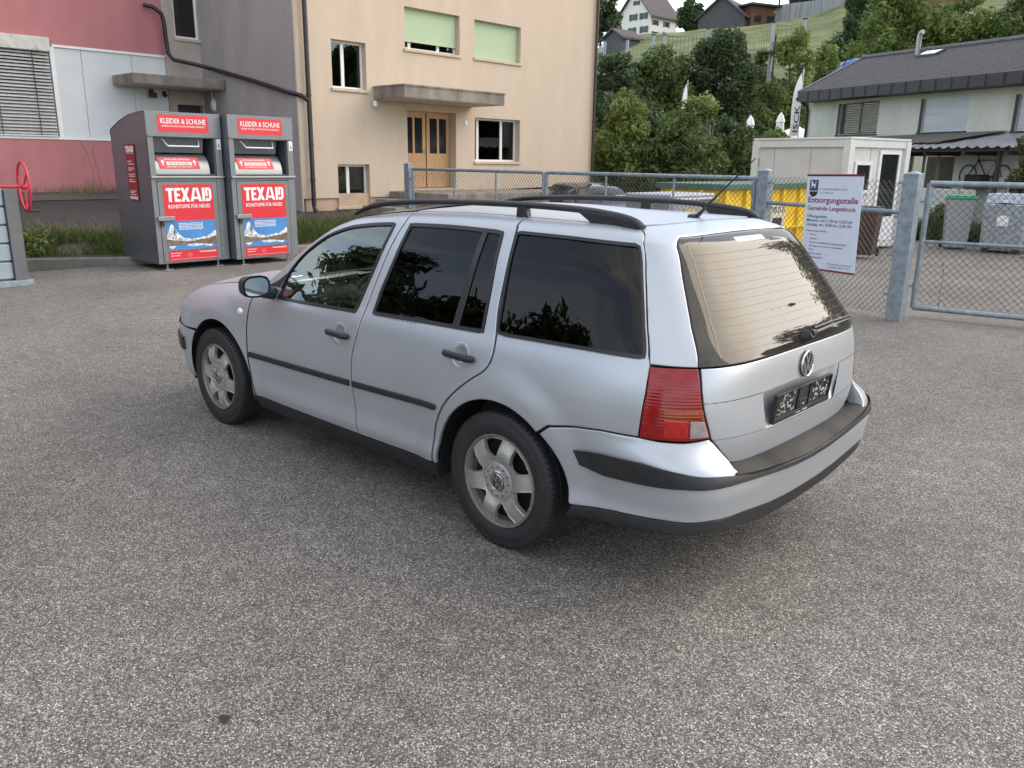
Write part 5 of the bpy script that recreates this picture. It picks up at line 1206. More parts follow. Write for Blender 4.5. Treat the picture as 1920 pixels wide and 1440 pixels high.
# ================= press container with red wheel =================
pc = empty('press_container', (9.8, 1.2, 0), 'pale blue ribbed container with rounded top and dark grey corner post at the left edge', 'container')
def pt(mb, nm, m, par, smooth=0, bevel=0):
    o = mb.build(nm, m, None, smooth, bevel); return reparent(o, par)
m = MB()
for k in range(5): m.box(9.83, 9.90, -.085, 2.6, .10+k*.235, .10+k*.235+.215)
pt(m, 'ribbed_panel', mat('pale_blue_metal', (.30, .35, .385), .5, .15, var=.08, scale=5), pc, bevel=.012)
m = MB(); AM = Matrix(((0, 0, 1, 9.86), (1, 0, 0, 0), (0, 1, 0, 0), (0, 0, 0, 1)))
m.prism([(-.085, 1.26), (2.6, 1.26), (2.6, 1.62), (.45, 1.62), (.28, 1.60), (.13, 1.53), (.02, 1.43), (-.06, 1.32)], AM, 2.2); m.box(9.9, 12.1, -.08, 2.6, .08, 1.26)
pt(m, 'shell', 'pale_blue_metal', pc)
m = MB(); m.box(9.79, 9.83, -.245, -.09, .08, 1.24); m.box(9.83, 12.1, -.245, -.09, .08, 1.24); pt(m, 'corner_post', mat('post_grey', (.13, .13, .14), .5, .2), pc, bevel=.006)
m = MB(); m.box(9.74, 12.1, -.29, 2.6, .0, .08); pt(m, 'skid', 'galvanised', pc, bevel=.006)
m = MB(); m.tube([(9.84+.0*a+.22*math.cos(a), -.35, 1.28+.31*math.sin(a)) for a in np.linspace(0, 2*math.pi, 33)], .018, 8)
for a in (.4, 2.5, 4.6): m.tube([(9.84, -.35, 1.28), (9.84+.215*math.cos(a), -.35, 1.28+.30*math.sin(a))], .013, 6)
m.tube([(9.84, -.35, 1.28), (9.84, .15, 1.28)], .02, 8); m.lathe([(.0001, .03), (.04, .03), (.04, -.03), (.0001, -.03)], 12, T3(9.84, -.35, 1.28) @ Matrix.Rotation(R(90), 4, 'X'))
wh = pt(m, 'hand_wheel', mat('wheel_red', (.52, .03, .05), .4), pc, 50)
m = MB(); m.tube([(9.80, -.35, .965), (9.80, -.48, .965)], .018, 8); m.build('grip', 'black_plastic', None, 30).parent = wh
# ================= steel gates, posts and mesh fence =================
def vec2(a, b): return Vector((b[0]-a[0], b[1]-a[1], 0))
def mesh_wires(mb, A, B, z0, z1, pitch=.078, r=.003, off=0):
    """chain-link: zig-zag diagonals between A and B"""
    d = vec2(A, B); Lh = d.length; u = d.normalized(); nn = Vector((-u.y, u.x, 0)); H = z1-z0; n = int((Lh+H)/pitch)
    for k in range(n+1):
        for sg in (1, -1):
            s0 = k*pitch-(H if sg > 0 else 0); pts = []
            a0, c0, a1, c1 = (s0, z0, s0+H, z1) if sg > 0 else (s0, z0, s0-H, z1)
            # clip to 0..Lh
            def clip(a0, c0, a1, c1):
                for lim in (0, Lh):
                    if (a0-lim)*(a1-lim) < 0:
                        t = (lim-a0)/(a1-a0); cm = c0+(c1-c0)*t
                        if (lim == 0) == (a0 < a1): a0, c0 = lim, cm
                        else: a1, c1 = lim, cm
                return a0, c0, a1, c1
            a0, c0, a1, c1 = clip(a0, c0, a1, c1)
            if min(a0, a1) < -1e-6 or max(a0, a1) > Lh+1e-6 or abs(a1-a0) < .02: continue
            o = nn*(off+.002*sg)
            mb.tube([Vector((A[0], A[1], 0))+u*a0+Vector((0, 0, c0))+o, Vector((A[0], A[1], 0))+u*a1+Vector((0, 0, c1))+o], r, 3, cap=False)
def gate_post(x, y, h, label, w_=.165):
    t = MB(); t.box(-w_/2, w_/2, -w_/2, w_/2, -.2, h); o = t.build('gate_post', 'galvanised', None, 0, bevel=.008, loc=(x, y, 0)); tag(o, label, 'gate post', 'galvanised gate posts')
    c = MB(); c.add([(-w_/2-.004, -w_/2-.004, h+.001), (w_/2+.004, -w_/2-.004, h+.001), (w_/2+.004, w_/2+.004, h+.001), (-w_/2-.004, w_/2+.004, h+.001), (0, 0, h+.035)], [(0, 1, 4), (1, 2, 4), (2, 3, 4), (3, 0, 4), (3, 2, 1, 0)]); c.build('cap', 'galvanised', o, 0)
    return o
PR, PM, PL = (.78, -6.36), (2.95, -7.26), (11.8, -8.45)
pr = gate_post(*PR, 1.60, 'thick galvanised post between the sign fence and the open gate leaf'); pm = gate_post(*PM, 1.60, 'galvanised post just left of the notice board, in front of the yellow skip'); plf = gate_post(*PL, 1.60, 'galvanised post at the far end of the gates by the brown double door', .15)
def leaf(A, B, label, mid=None, vert=(), z1=1.50, z0=.12, r=.030):
    d = vec2(A, B); u = d.normalized(); t = empty('gate_leaf', (A[0], A[1], 0), label, 'gate', 'mesh gate leaves', rz=math.atan2(d.y, d.x)); Lh = d.length
    m = MB(); m.tube([(0, 0, z0), (0, 0, z1)], r, 10); m.tube([(Lh, 0, z0), (Lh, 0, z1)], r, 10); m.tube([(0, 0, z1), (Lh, 0, z1)], r, 10); m.tube([(0, 0, z0), (Lh, 0, z0)], r, 10)
    m.build('frame', 'galvanised', t, 50)
    m = MB()
    if mid: m.tube([(0, 0, mid), (Lh, 0, mid)], r*.62, 8)
    for v in vert: m.tube([(Lh*v, 0, z0), (Lh*v, 0, z1)], r*.62, 8)
    m.build('crossbar', 'galvanised', t, 50)
    m = MB(); mesh_wires(m, (0, 0), (Lh, 0), z0, z1-.03); m.build('wire_mesh', 'wire', t, 0)
    m = MB()
    for z in (.35, 1.30): m.tube([(-.12, 0, z), (0, 0, z)], .014, 6); m.lathe([(.038, -.04), (.038, .04)], 12, T3(0, 0, z))
    m.build('hinge', 'galvanised', t, 40); return t
u1 = (Vector(PL)-Vector(PM)).normalized(); mid_ = (Vector(PL)+Vector(PM))/2
leaf(tuple(Vector(PL)-u1*.16), tuple(mid_+u1*.04), 'far gate leaf in front of the brown double door, left of the gap', vert=(.36, .68))
leaf(tuple(Vector(PM)+u1*.16), tuple(mid_-u1*.04), 'gate leaf between the gap and the post beside the yellow skip', vert=(.33, .66))
leaf((.74, -6.80), (-3.6, -7.55), 'open gate leaf right of the thick post, running out of the frame', mid=.86, z0=.10)
fe = empty('mesh_fence', (PM[0], PM[1], 0), 'short chain-link fence panel carrying the notice board', 'fence')
m = MB(); mesh_wires(m, (PM[0]-.08, PM[1]+.03), (PR[0]+.08, PR[1]-.03), .04, 1.53); reparent(m.build('wire_mesh', 'wire', None, 0), fe)
m = MB(); m.tube([(PM[0]-.06, PM[1]+.02, 1.19), (PR[0]+.06, PR[1]-.02, 1.19)], .027, 8); reparent(m.build('rail', 'galvanised', None, 50), fe)
m = MB()
for P_, zs in ((PM, (.4, .8, 1.13, 1.45)), (PR, (.28, .72, 1.14, 1.5))):
    dx = (-1 if P_ is PM else 1)
    for z in zs: m.cbox((P_[0]+dx*.12, P_[1]-dx*.05, z), (.10, .03, .025))
reparent(m.build('clamp', 'galvanised', None, 0), fe)
m = MB()
for x, y in ((.55, -7.1),): m.tube([(x, y, .05), (x, y, .55), (x+.02, y-.04, .60), (x+.04, y-.04, .55)], .008, 5)
tag(m.build('drop_bolt', 'galvanised', None, 40), 'thin galvanised drop bolt hanging on the open gate leaf', 'bolt')
# fence further back in the yard
fb = empty('yard_fence', (6, -21, 0), 'low chain-link fence along the far side of the yard', 'fence')
m = MB(); mesh_wires(m, (3.2, -20.9), (-3.0, -19.5), -.2, 1.25, .1, .002); mesh_wires(m, (3.2, -20.9), (4.8, -20.2), -.2, 1.25, .1, .002); reparent(m.build('wire_mesh', 'wire', None, 0), fb)
for x, y in ((3.2, -20.9), (4.2, -20.45), (4.8, -20.2), (.6, -20.3), (-2.0, -19.7)):
    m = MB(); m.tube([(x, y, -.3), (x, y, 1.35)], .03, 8); reparent(m.build('fence_post', 'galvanised', None, 50), fb)
# ================= notice board =================
nb = empty('notice_board', (1.74, -6.74, .4), 'pale blue notice board with opening hours hung on the mesh fence', 'sign')
SU = Vector((-.9285, .3714, 0)); SN = Vector((.3714, .9285, 0))
NM = frame_M(Vector((2.172, -6.863, .42)), SU+Vector((0, 0, .018)), (.012, 0, 1))
m = MB(); m.box(0, .875, 0, 1.15, -.006, 0, NM); bd_ = reparent(m.build('board', mat('board_blue', (.64, .71, .82), .5, var=.03), None, 0), nb)
m = MB(); m.box(-.003, .878, 1.128, 1.152, -.007, .003, NM); m.box(-.003, .878, -.002, .02, -.007, .003, NM); reparent(m.build('board_edge', mat('board_maroon', (.16, .012, .05), .5), None, 0), nb)
mat('ink_maroon', (.19, .010, .055), .6); mat('ink_black', (.02, .02, .025), .6); mat('ink_blue', (.03, .05, .16), .6)
tx = MB(); text_into(tx, 'Entsorgungsstelle', NM, .045, .815, .785, .070, .022, 'LEFT', .001); text_into(tx, 'Gemeinde Langenbruck', NM, .045, .725, .765, .052, .02, 'LEFT', .001); reparent(tx.build('heading', 'ink_maroon', None, 0), nb)
tx = MB()
for s_, x, y, w_, h_ in (('Öffnungszeiten:', .05, .635, .33, .036), ('Mittwoch, von 11.00 bis 12.00 Uhr', .05, .585, .73, .036), ('Samstag, von 10.00 bis 12.00 Uhr', .05, .535, .73, .036), ('Angenommen werden:', .055, .465, .34, .022), ('Karton', .12, .42, .095, .020), ('Altpapier', .12, .372, .13, .020), ('Plastik (in offiziellen Entsorgungssäcken)', .12, .325, .59, .020), ('Altöl (getrennt nach Alt- und Speiseöl)', .12, .282, .54, .020), ('Eisen', .12, .240, .08, .020), ('Styropor, Sagex', .12, .192, .22, .020), ('Kaffeekapseln', .12, .145, .24, .020)):
    text_into(tx, s_, NM, x, y, w_, h_, .014, 'LEFT', .001)
text_into(tx, 'Gemeinderat Langenbruck', NM, .84, .085, .40, .022, .003, 'RIGHT', .001); text_into(tx, '( Tel.062 390 11 37 )', NM, .81, .045, .36, .027, .003, 'RIGHT', .001)
text_into(tx, 'LANGENBRUCK', NM, .215, .965, .44, .022, .0, 'LEFT', .001); text_into(tx, 'Top of Baselland', NM, .215, .925, .23, .022, .0, 'LEFT', .001)
for y in (.427, .379, .332, .289, .247, .199, .152): tx.add([NM @ Vector((.07+.006*math.cos(a), y+.006*math.sin(a), .001)) for a in np.linspace(0, 6.28, 8, endpoint=False)], [tuple(range(8))])
reparent(tx.build('lettering', 'ink_black', None, 0), nb)
cr_ = MB(); cr_.add([NM @ Vector((x, y, .0012)) for x, y in [(.05, 1.085), (.19, 1.085), (.19, .95), (.185, .92), (.155, .892), (.12, .88), (.085, .892), (.055, .92), (.05, .95)]], [tuple(range(9))]); cs = reparent(cr_.build('crest', 'ink_blue', None, 0), nb)
cr_ = MB(); cr_.add([NM @ Vector((x, y, .0018)) for x, y in [(.075, .985), (.085, .985), (.09, 1.01), (.125, 1.012), (.128, .985), (.138, .985), (.14, 1.02), (.14, 1.035), (.10, 1.042), (.098, 1.065), (.085, 1.075), (.07, 1.06), (.078, 1.045), (.08, 1.025)]], [tuple(range(14))])
for k in range(6): cr_.add([NM @ Vector((x, y, .0018)) for x, y in ((.053+k*.023, .945), (.065+k*.023, .945), (.065+k*.023, .957), (.053+k*.023, .957))], [(0, 1, 2, 3)])
cr_.box(.145, .149, .99, 1.075, .0018, .0022, NM); cr_.box(.13, .165, 1.055, 1.059, .0023, .0027, NM)
reparent(cr_.build('crest_figure', 'sign_white', None, 0), nb)
cr_ = MB(); cr_.add([NM @ Vector((x, y, .0016)) for x, y in [(.051, .942), (.189, .942), (.183, .92), (.155, .893), (.12, .881), (.085, .893), (.057, .92)]], [tuple(range(7))]); reparent(cr_.build('crest_base', 'ink_black', None, 0), nb)
# ================= yellow skip =================
mat('skip_yellow', (.82, .52, .012), .45, var=.10, scale=3, dirt=.25, dirtc=(.25, .16, .05), dscale=4); mat('skip_green', (.05, .13, .085), .5, var=.15, scale=4)
sk_ = empty('yellow_skip', (6.3, -12, -.15), 'large yellow skip with dark green rim behind the gate', 'skip')
g0 = -.18
m = MB(); m.box(5.22, 6.5, -14.3, -10.15, g0+.18, 1.235); pt(m, 'body', 'skip_yellow', sk_)
m = MB()
for y in (-10.25, -11.0, -11.75, -12.5, -13.25, -14.0): m.box(5.15, 5.22, y-.045, y+.045, g0+.2, 1.235)
for x in (5.6, 6.2): m.box(x-.045, x+.045, -10.15, -10.08, g0+.2, 1.235)
m.box(5.14, 5.22, -14.3, -10.1, .45, .50)
pt(m, 'stiffeners', 'skip_yellow', sk_, bevel=.006)
m = MB(); m.box(5.12, 6.55, -14.35, -10.06, 1.236, 1.34); pt(m, 'rim', 'skip_green', sk_, bevel=.01)
m = MB(); m.box(5.13, 5.14, -10.86, -10.62, .62, .92); st_ = pt(m, 'sticker', 'sign_white', sk_)
m = MB(); m.add([(5.127, -10.74+.06*math.cos(a), .77+.06*math.sin(a)) for a in (0.2, 1.3, 2.4, 3.3, 4.4, 5.3)], [(0, 1, 2, 3, 4, 5)]); pt(m, 'sticker_mark', 'ink_black', sk_)
m = MB(); m.box(5.13, 5.14, -12.55, -11.95, .42, .95); pt(m, 'number_plate', mat('plate_cream', (.62, .55, .42), .6), sk_)
tx = MB(); YM = frame_M((5.126, -11.97, .78), (0, -1, 0), (0, 0, 1)); text_into(tx, '192 21 21', YM, .03, 0, .50, .12, .02, 'LEFT', 0); tx.box(.05, .45, -.28, -.10, -.001, 0, YM); pt(tx, 'lettering', 'ink_black', sk_)
# ================= wheeled refuse containers =================
mat('bin_grey', (.30, .31, .32), .55, var=.1, scale=6, dirt=.2); mat('bin_galv', (.36, .40, .43), .4, .55, var=.3, scale=12); mat('bin_green', (.03, .30, .13), .5); mat('bin_brown', (.055, .03, .022), .55, var=.2); mat('pad_white', (.72, .72, .7), .6, var=.2, scale=20)
rb = empty('refuse_container', (5.15, -8.65, -.02), 'wide grey wheeled refuse container behind the gate, left of the yellow skip', 'refuse container')
m = MB(); bx_ = [(4.9, -8.0), (5.75, -8.0), (5.75, -9.35), (4.9, -9.35)]
m.add([(x+(.06 if x < 5 else -.06), y+(-.05 if y > -8.5 else .05), .18) for x, y in bx_]+[(x, y, 1.10) for x, y in bx_], [(0, 1, 2, 3)[::-1], (4, 5, 6, 7), (0, 1, 5, 4), (1, 2, 6, 5), (2, 3, 7, 6), (3, 0, 4, 7)]); pt(m, 'body', 'bin_grey', rb, 0, .03)
m = MB(); m.box(4.84, 5.80, -9.41, -7.94, 1.101, 1.15); m.box(4.88, 5.76, -9.36, -7.99, 1.151, 1.21); pt(m, 'lid', mat('bin_lid_grey', (.40, .42, .43), .45, .2), rb, 0, .025)
m = MB(); m.box(4.885, 4.91, -8.75, -8.45, .85, .97); pt(m, 'sticker', mat('sticker_gold', (.55, .38, .1), .5), rb)
for x in (5.05, 5.6):
    for y in (-8.3, -9.1):
        m = MB(); m.lathe([(.0001, -.02), (.09, -.02), (.09, .02), (.0001, .02)], 14, T3(x, y, .09) @ Matrix.Rotation(R(90), 4, 'X')); pt(m, 'wheel', 'tyre_rubber', rb, 30)
def two_wheel_bin(x, y, z, rz, w_, d_, h_, body, lid, label):
    t = empty('wheelie_bin', (x, y, z), label, 'wheelie bin', rz=rz)
    m = MB(); m.add([(a*w_/2*s, b*d_/2*s, c) for c, s in ((.06, .80), (h_, 1)) for a, b in ((-1, -1), (1, -1), (1, 1), (-1, 1))], [(3, 2, 1, 0), (4, 5, 6, 7), (0, 1, 5, 4), (1, 2, 6, 5), (2, 3, 7, 6), (3, 0, 4, 7)]); m.build('body', body, t, 0, .02)
    m = MB(); m.box(-w_/2-.02, w_/2+.02, -d_/2-.03, d_/2+.03, h_+.001, h_+.05); m.box(-w_/2+.02, w_/2-.02, -d_/2+.04, d_/2-.02, h_+.051, h_+.085); m.build('lid', lid, t, 0, .015)
    m = MB(); m.tube([(-w_/2+.03, d_/2+.06, h_-.02), (w_/2-.03, d_/2+.06, h_-.02)], .018, 8); m.build('handle', lid, t, 40)
    for s in (-1, 1):
        m = MB(); m.lathe([(.0001, -.025), (.10, -.025), (.10, .025), (.0001, .025)], 16, T3(s*(w_/2-.03), d_/2+.0, .10) @ Matrix.Rotation(R(90), 4, 'Y')); m.build('wheel', 'tyre_rubber', t, 30)
    return t
two_wheel_bin(3.85, -19.4, -.28, R(200), .62, .80, 1.22, 'bin_grey', 'bin_green', 'grey wheelie bin with bright green lid in the yard')
two_wheel_bin(4.35, -14.8, -.2, R(190), .52, .62, .98, 'bin_brown', 'black_plastic', 'brown wheelie bin with black lid beside the site hut')
bg_ = empty('big_bin', (2.72, -19.4, -.28), 'large galvanised grey bin with a white sticker, right of the green lidded bin', 'bin')
m = MB(); QB = [(3.20, -18.9), (2.25, -18.9), (2.25, -19.9), (3.20, -19.9)]
m.add([(2.72+(x-2.72)*.95, -19.4+(y+19.4)*.95, -.18) for x, y in QB]+[(x, y, .88) for x, y in QB], [(3, 2, 1, 0), (4, 5, 6, 7), (0, 1, 5, 4), (1, 2, 6, 5), (2, 3, 7, 6), (3, 0, 4, 7)]); pt(m, 'body', 'bin_galv', bg_, 0, .04)
m = MB(); m.add([(x, y, .881) for x, y in QB]+[(2.72+(x-2.72)*.9, -19.4+(y+19.4)*.9, 1.10) for x, y in QB], [(4, 5, 6, 7), (0, 1, 5, 4), (1, 2, 6, 5), (2, 3, 7, 6), (3, 0, 4, 7)]); pt(m, 'lid', 'bin_galv', bg_, 0, .04)
m = MB(); m.box(2.62, 2.86, -18.92, -18.87, .36, .60); pt(m, 'sticker', 'pad_white', bg_)
m = MB(); m.box(2.6, 2.86, -18.90, -18.84, .90, .96); pt(m, 'handle', 'pad_white', bg_)
for x in (2.4, 3.05): m = MB(); m.lathe([(.0001, -.03), (.08, -.03), (.08, .03), (.0001, .03)], 14, T3(x, -19.0, -.20) @ Matrix.Rotation(R(90), 4, 'X')); pt(m, 'wheel', 'tyre_rubber', bg_, 30)
cn_ = empty('traffic_cone', (1.93, -18.4, -.27), 'small orange and white traffic cone right of the big bin', 'traffic cone')
for a, b, c, d, mm in ((.15, .02, .12, .18, 'cone_orange'), (.12, .18, .09, .32, 'sign_white'), (.09, .32, .03, .62, 'cone_orange')):
    if 'cone_orange' not in MATS: mat('cone_orange', (.55, .09, .03), .6, var=.1)
    m = MB(); m.lathe([(a, b), (c, d)], 20, T3(0, 0, 0)); m.build('cone_band', mm, cn_, 40)
m = MB(); m.box(-.18, .18, -.18, .18, 0, .03); m.build('base', 'cone_orange', cn_, 0)
# ================= site hut =================
mat('hut_wall', (.60, .595, .56), .55, var=.05, scale=3, dirt=.15, dirtc=(.38, .35, .29), dscale=2); mat('hut_trim', (.66, .655, .61), .5, var=.05)
ht = empty('site_hut', (5.25, -16.2, -.25), 'cream container hut with glazed door and small window behind the notice board', 'hut', rz=R(0))
hx0, hx1, hy0, hy1, hz0, hz1 = 5.45, 8.05, -18.45, -16.15, -.22, 2.30
HRo = Matrix.Translation((hx0, hy1, 0)) @ RZ(R(-12)) @ Matrix.Translation((-hx0, -hy1, 0))
def hb(mb, nm, m_, bevel=0): mb.v = [tuple(HRo @ Vector(v)) for v in mb.v]; return pt(mb, nm, m_, ht, 0, bevel)
m = MB(); m.box(hx0, hx1, hy0, hy1, hz0+.1, hz1-.2)
for i in range(1, 3): pass
hb(m, 'wall', 'hut_wall')
m = MB()
for x, y in ((hx0, hy0), (hx0, hy1), (hx1, hy1)): m.cbox((x, y, (hz0+hz1)/2), (.18, .18, hz1-hz0-.1))
m.box(hx0-.06, hx1+.06, hy0-.06, hy1+.06, hz1-.20, hz1-.03); m.box(hx0-.08, hx1+.08, hy0-.08, hy1+.08, hz1-.029, hz1+.02); m.box(hx0-.04, hx1+.04, hy0-.04, hy1+.04, hz0, hz0+.12)
hb(m, 'frame_beams', 'hut_trim', .008)
m = MB()
for x in (6.45, 7.5): m.box(x-.006, x+.006, hy1-.002, hy1+.006, hz0+.13, hz1-.21)
m.box(hx0-.006, hx0+.002, -17.02, -17.01, hz0+.13, hz1-.21)
hb(m, 'panel_joints', mat('joint_grey', (.28, .27, .24), .7))
def hframe(y0, y1, z0, z1, f=.06):
    q = MB(); q.box(hx0-.04, hx0-.004, y0, y1, z0, z0+f); q.box(hx0-.04, hx0-.004, y0, y1, z1-f, z1); q.box(hx0-.038, hx0-.004, y0, y0+f, z0+f, z1-f); q.box(hx0-.038, hx0-.004, y1-f, y1, z0+f, z1-f); return q
wn_ = hb(hframe(-17.10, -16.42, 1.06, 1.78, .075), 'window', 'white_frame')
m = MB(); m.box(hx0-.015, hx0-.008, -17.03, -16.49, 1.13, 1.71); m.v = [tuple(HRo @ Vector(v)) for v in m.v]; q = m.build('pane', 'dark_pane', None, 0); q.parent = wn_; q.matrix_parent_inverse = Matrix.Translation(ht.location).inverted() @ Matrix.Translation(ht.location)
dq = hframe(-18.26, -17.36, -.08, 2.05, .09); dq.box(hx0-.036, hx0-.004, -18.17, -17.45, -.0, .42); dq.box(hx0-.036, hx0-.004, -18.17, -17.45, .42, .50)
dn_ = hb(dq, 'door', 'white_frame')
m = MB(); m.box(hx0-.015, hx0-.008, -18.17, -17.45, .50, 1.96); m.v = [tuple(HRo @ Vector(v)) for v in m.v]; m.build('pane', 'dark_pane', None, 0).parent = dn_
m = MB(); m.box(hx0-.08, hx0-.04, -17.45, -17.42, .38, .42); m.box(hx0-.085, hx0-.07, -17.58, -17.42, .395, .415); m.v = [tuple(HRo @ Vector(v)) for v in m.v]; m.build('handle', 'steel_dark', None, 0).parent = dn_
m = MB(); m.box(7.95, 8.2, hy1, hy1+.03, 1.62, 1.85); hb(m, 'vent_grille', 'joint_grey')
# ================= ropes course, flags, parasols, tent =================
RG = 'steel masts of the ropes course'
names = ['leftmost low mast beside the cream house corner', 'second low mast from the cream house corner', 'mast below the dark wooden shed', 'left one of the twin masts below the white farmhouse', 'right one of the twin masts below the white farmhouse', 'mast left of the tallest dark tree', 'mast rising from the tallest dark tree', 'tall mast with two platforms right of the tallest dark tree', 'tall mast behind the yellowish young tree']
tops_ = [(37.31, -47.87, 9.98), (38.45, -49.85, 10.58), (37.21, -51.06, 10.68), (38.31, -56.08, 11.66), (37.69, -56.67, 11.67), (37.5, -62.96, 12.81), (36.81, -63.63, 12.86), (27.41, -54.86, 11.39), (26.79, -58.52, 12.02)]
for i, (x, y, z) in enumerate(tops_):
    t = empty('course_mast', (x, y, hgt(x, y)), names[i], 'mast', RG); h_ = z-hgt(x, y)
    m = MB(); m.tube([(0, 0, -.3), (0, 0, h_)], [.14, .115], 10); m.build('pole', 'galvanised', t, 50)
    m = MB(); m.lathe([(.0001, h_+.08), (.19, h_+.06), (.20, h_), (.0001, h_)], 14); m.build('cap', 'steel_dark', t, 30)
    if i >= 7:
        for k, zz in enumerate((h_-2.0, h_-5.2) if i == 7 else (h_-3.5,)):
            m = MB(); m.box(-.75, .75, -.7, .7, zz, zz+.10); m.build('platform', 'bark', t, 0)
cb_ = MB(); rrr = random.Random(8)
for a, b in ((0, 2), (2, 3), (3, 5), (4, 6), (6, 7), (7, 8)):
    A_, B_ = Vector(tops_[a]), Vector(tops_[b])
    for dz_ in (-.1, -1.6): 
        A1, B1 = A_+Vector((0, 0, dz_)), B_+Vector((0, 0, dz_)); cb_.tube([A1, (A1+B1)/2-Vector((0, 0, .25)), B1], .012, 3, cap=False)
    nn_ = int((B_-A_).length/.5)
    for k in range(1, nn_):
        q = A_.lerp(B_, k/nn_)-Vector((0, 0, .25*math.sin(math.pi*k/nn_)+.1)); cb_.tube([q, q-Vector((0, 0, rrr.uniform(.9, 2.3)))], .012, 3, cap=False)
tag(cb_.build('rope_course', 'wire', None, 0), 'ropes and hanging steps strung between the steel masts on the slope', 'rope course')
m = MB(); m.tube([(23.05, -46.82, hgt(23, -46.8)-.2), (23.05, -46.82, 9.36)], [.07, .05], 8); tag(m.build('slim_pole', 'steel_dark', None, 50), 'slim dark pole standing in front of the tall platform mast', 'pole')
for (x, y, z0, z1, w_, lab, txt) in ((23.6, -37.9, 3.6, 6.15, .28, 'plain white feather flag behind the light green bushes', None), (17.7, -39.2, 3.2, 6.5, .46, 'white feather banner with dark lettering left of the grey house', 'ISCK')):
    t = empty('feather_flag', (x, y, hgt(x, y)), lab, 'flag'); zb = hgt(x, y)
    FM_ = frame_M((x, y, zb), (-.70, -.60, 0), (0, 0, 1))
    m = MB(); m.tube([FM_ @ Vector((w_*.5, 0, 0)), FM_ @ Vector((w_*.5, z0-zb, 0)), FM_ @ Vector((w_*.45, z1-zb-.6, 0)), FM_ @ Vector((w_*.25, z1-zb, 0))], .022, 6); pt(m, 'pole', 'steel_dark', t, 40)
    m = MB(); H = z1-z0; n = 14; prof = [(math.sin(math.pi*.5*min(1, (1-k/n)*2.2))*w_) for k in range(n+1)]
    vs = []
    for k in range(n+1):
        c = z0-zb+H*k/n; vs += [FM_ @ Vector((w_*.5, c, .02)), FM_ @ Vector((w_*.5-prof[k], c-(.12 if k == 0 else 0), .02+.05*math.sin(k*.9)))]
    m.add(vs, [(2*k, 2*k+1, 2*k+3, 2*k+2) for k in range(n)]); sl2 = pt(m, 'sail', 'sign_white', t, 40)
    if txt:
        tx = MB(); TM = FM_ @ T3(w_*.42, 0, .10) @ RZ(R(90)); text_into(tx, txt, TM, z0-zb+.15, .04, H*.40, .26, .01, 'LEFT', 0); pt(tx, 'lettering', 'ink_black', t)
for x, y, z, lab in ((19.1, -37.1, 4.15, 'folded white parasol above the bushes, left of the two'), (18.0, -38.2, 4.32, 'folded white parasol nearer the feather banner')):
    t = empty('folded_parasol', (x, y, hgt(x, y)), lab, 'parasol', 'folded parasols'); h_ = z-hgt(x, y)
    m = MB(); n = 10; pr_ = [(.05, h_-1.25), (.17, h_-1.2), (.19, h_-.9), (.16, h_-.55), (.20, h_-.5), (.12, h_-.2), (.03, h_-.05), (.0001, h_)]
    vs = [Vector((r_*(1+.18*(k % 2))*math.cos(2*math.pi*k/16), r_*(1+.18*(k % 2))*math.sin(2*math.pi*k/16), z_)) for r_, z_ in pr_ for k in range(16)]
    m.add(vs, [(i*16+k, i*16+(k+1) % 16, (i+1)*16+(k+1) % 16, (i+1)*16+k) for i in range(7) for k in range(16)]); m.build('canopy', 'sign_white', t, 20)
    m = MB(); m.tube([(0, 0, 0), (0, 0, h_-1.2)], .03, 8); m.build('pole', 'steel_dark', t, 50)
t = empty('white_tent', (18.4, -41.0, hgt(18.4, -41)), 'white tent roof between the folded parasols and the banner', 'tent'); zt = hgt(18.4, -41)
m = MB(); m.add([(-1.2, -1.2, 3.1-zt), (1.2, -1.2, 3.1-zt), (1.2, 1.2, 3.1-zt), (-1.2, 1.2, 3.1-zt), (0, 0, 3.75-zt)], [(0, 1, 4), (1, 2, 4), (2, 3, 4), (3, 0, 4)]); m.build('roof', 'sign_white', t, 0)
for a in (-1.15, 1.15):
    for b in (-1.15, 1.15): m = MB(); m.tube([(a, b, 0), (a, b, 3.1-zt)], .03, 6); m.build('leg', 'steel_dark', t, 40)
t = empty('tarpaulin', (20.1, -51.9, hgt(20.1, -51.9)), 'blue and grey tarpaulin cover behind the left end of the grey house roof', 'tarpaulin')
for k, (a0, a1, mm) in enumerate(((0, .28, 'tarp_grey'), (.28, 1, 'tarp_blue'))):
    if mm not in MATS: mat(mm, (.30, .33, .36) if k == 0 else (.03, .13, .48), .4)
    m = MB(); vs = []
    for i in range(9):
        u_ = a0+(a1-a0)*i/8
        for j in range(7):
            v_ = j/6; vs.append((1.3-2.9*u_, -.9+1.8*v_, 7.2-hgt(20.1, -51.9)+(1.05*math.sin(math.pi*(.12+.8*u_))**.6)*(math.sin(math.pi*v_)**.5)+.05*math.sin(i*2+j)))
    m.add(vs, [(i*7+j, i*7+j+1, (i+1)*7+j+1, (i+1)*7+j) for i in range(8) for j in range(6)]); m.build('sheet', mm, t, 60)
m = MB(); 
for a in (-1.4, 1.2): m.tube([(a, 0, 0), (a, 0, 7.3-hgt(20.1, -51.9))], .05, 6)
m.build('support', 'steel_dark', t, 40)
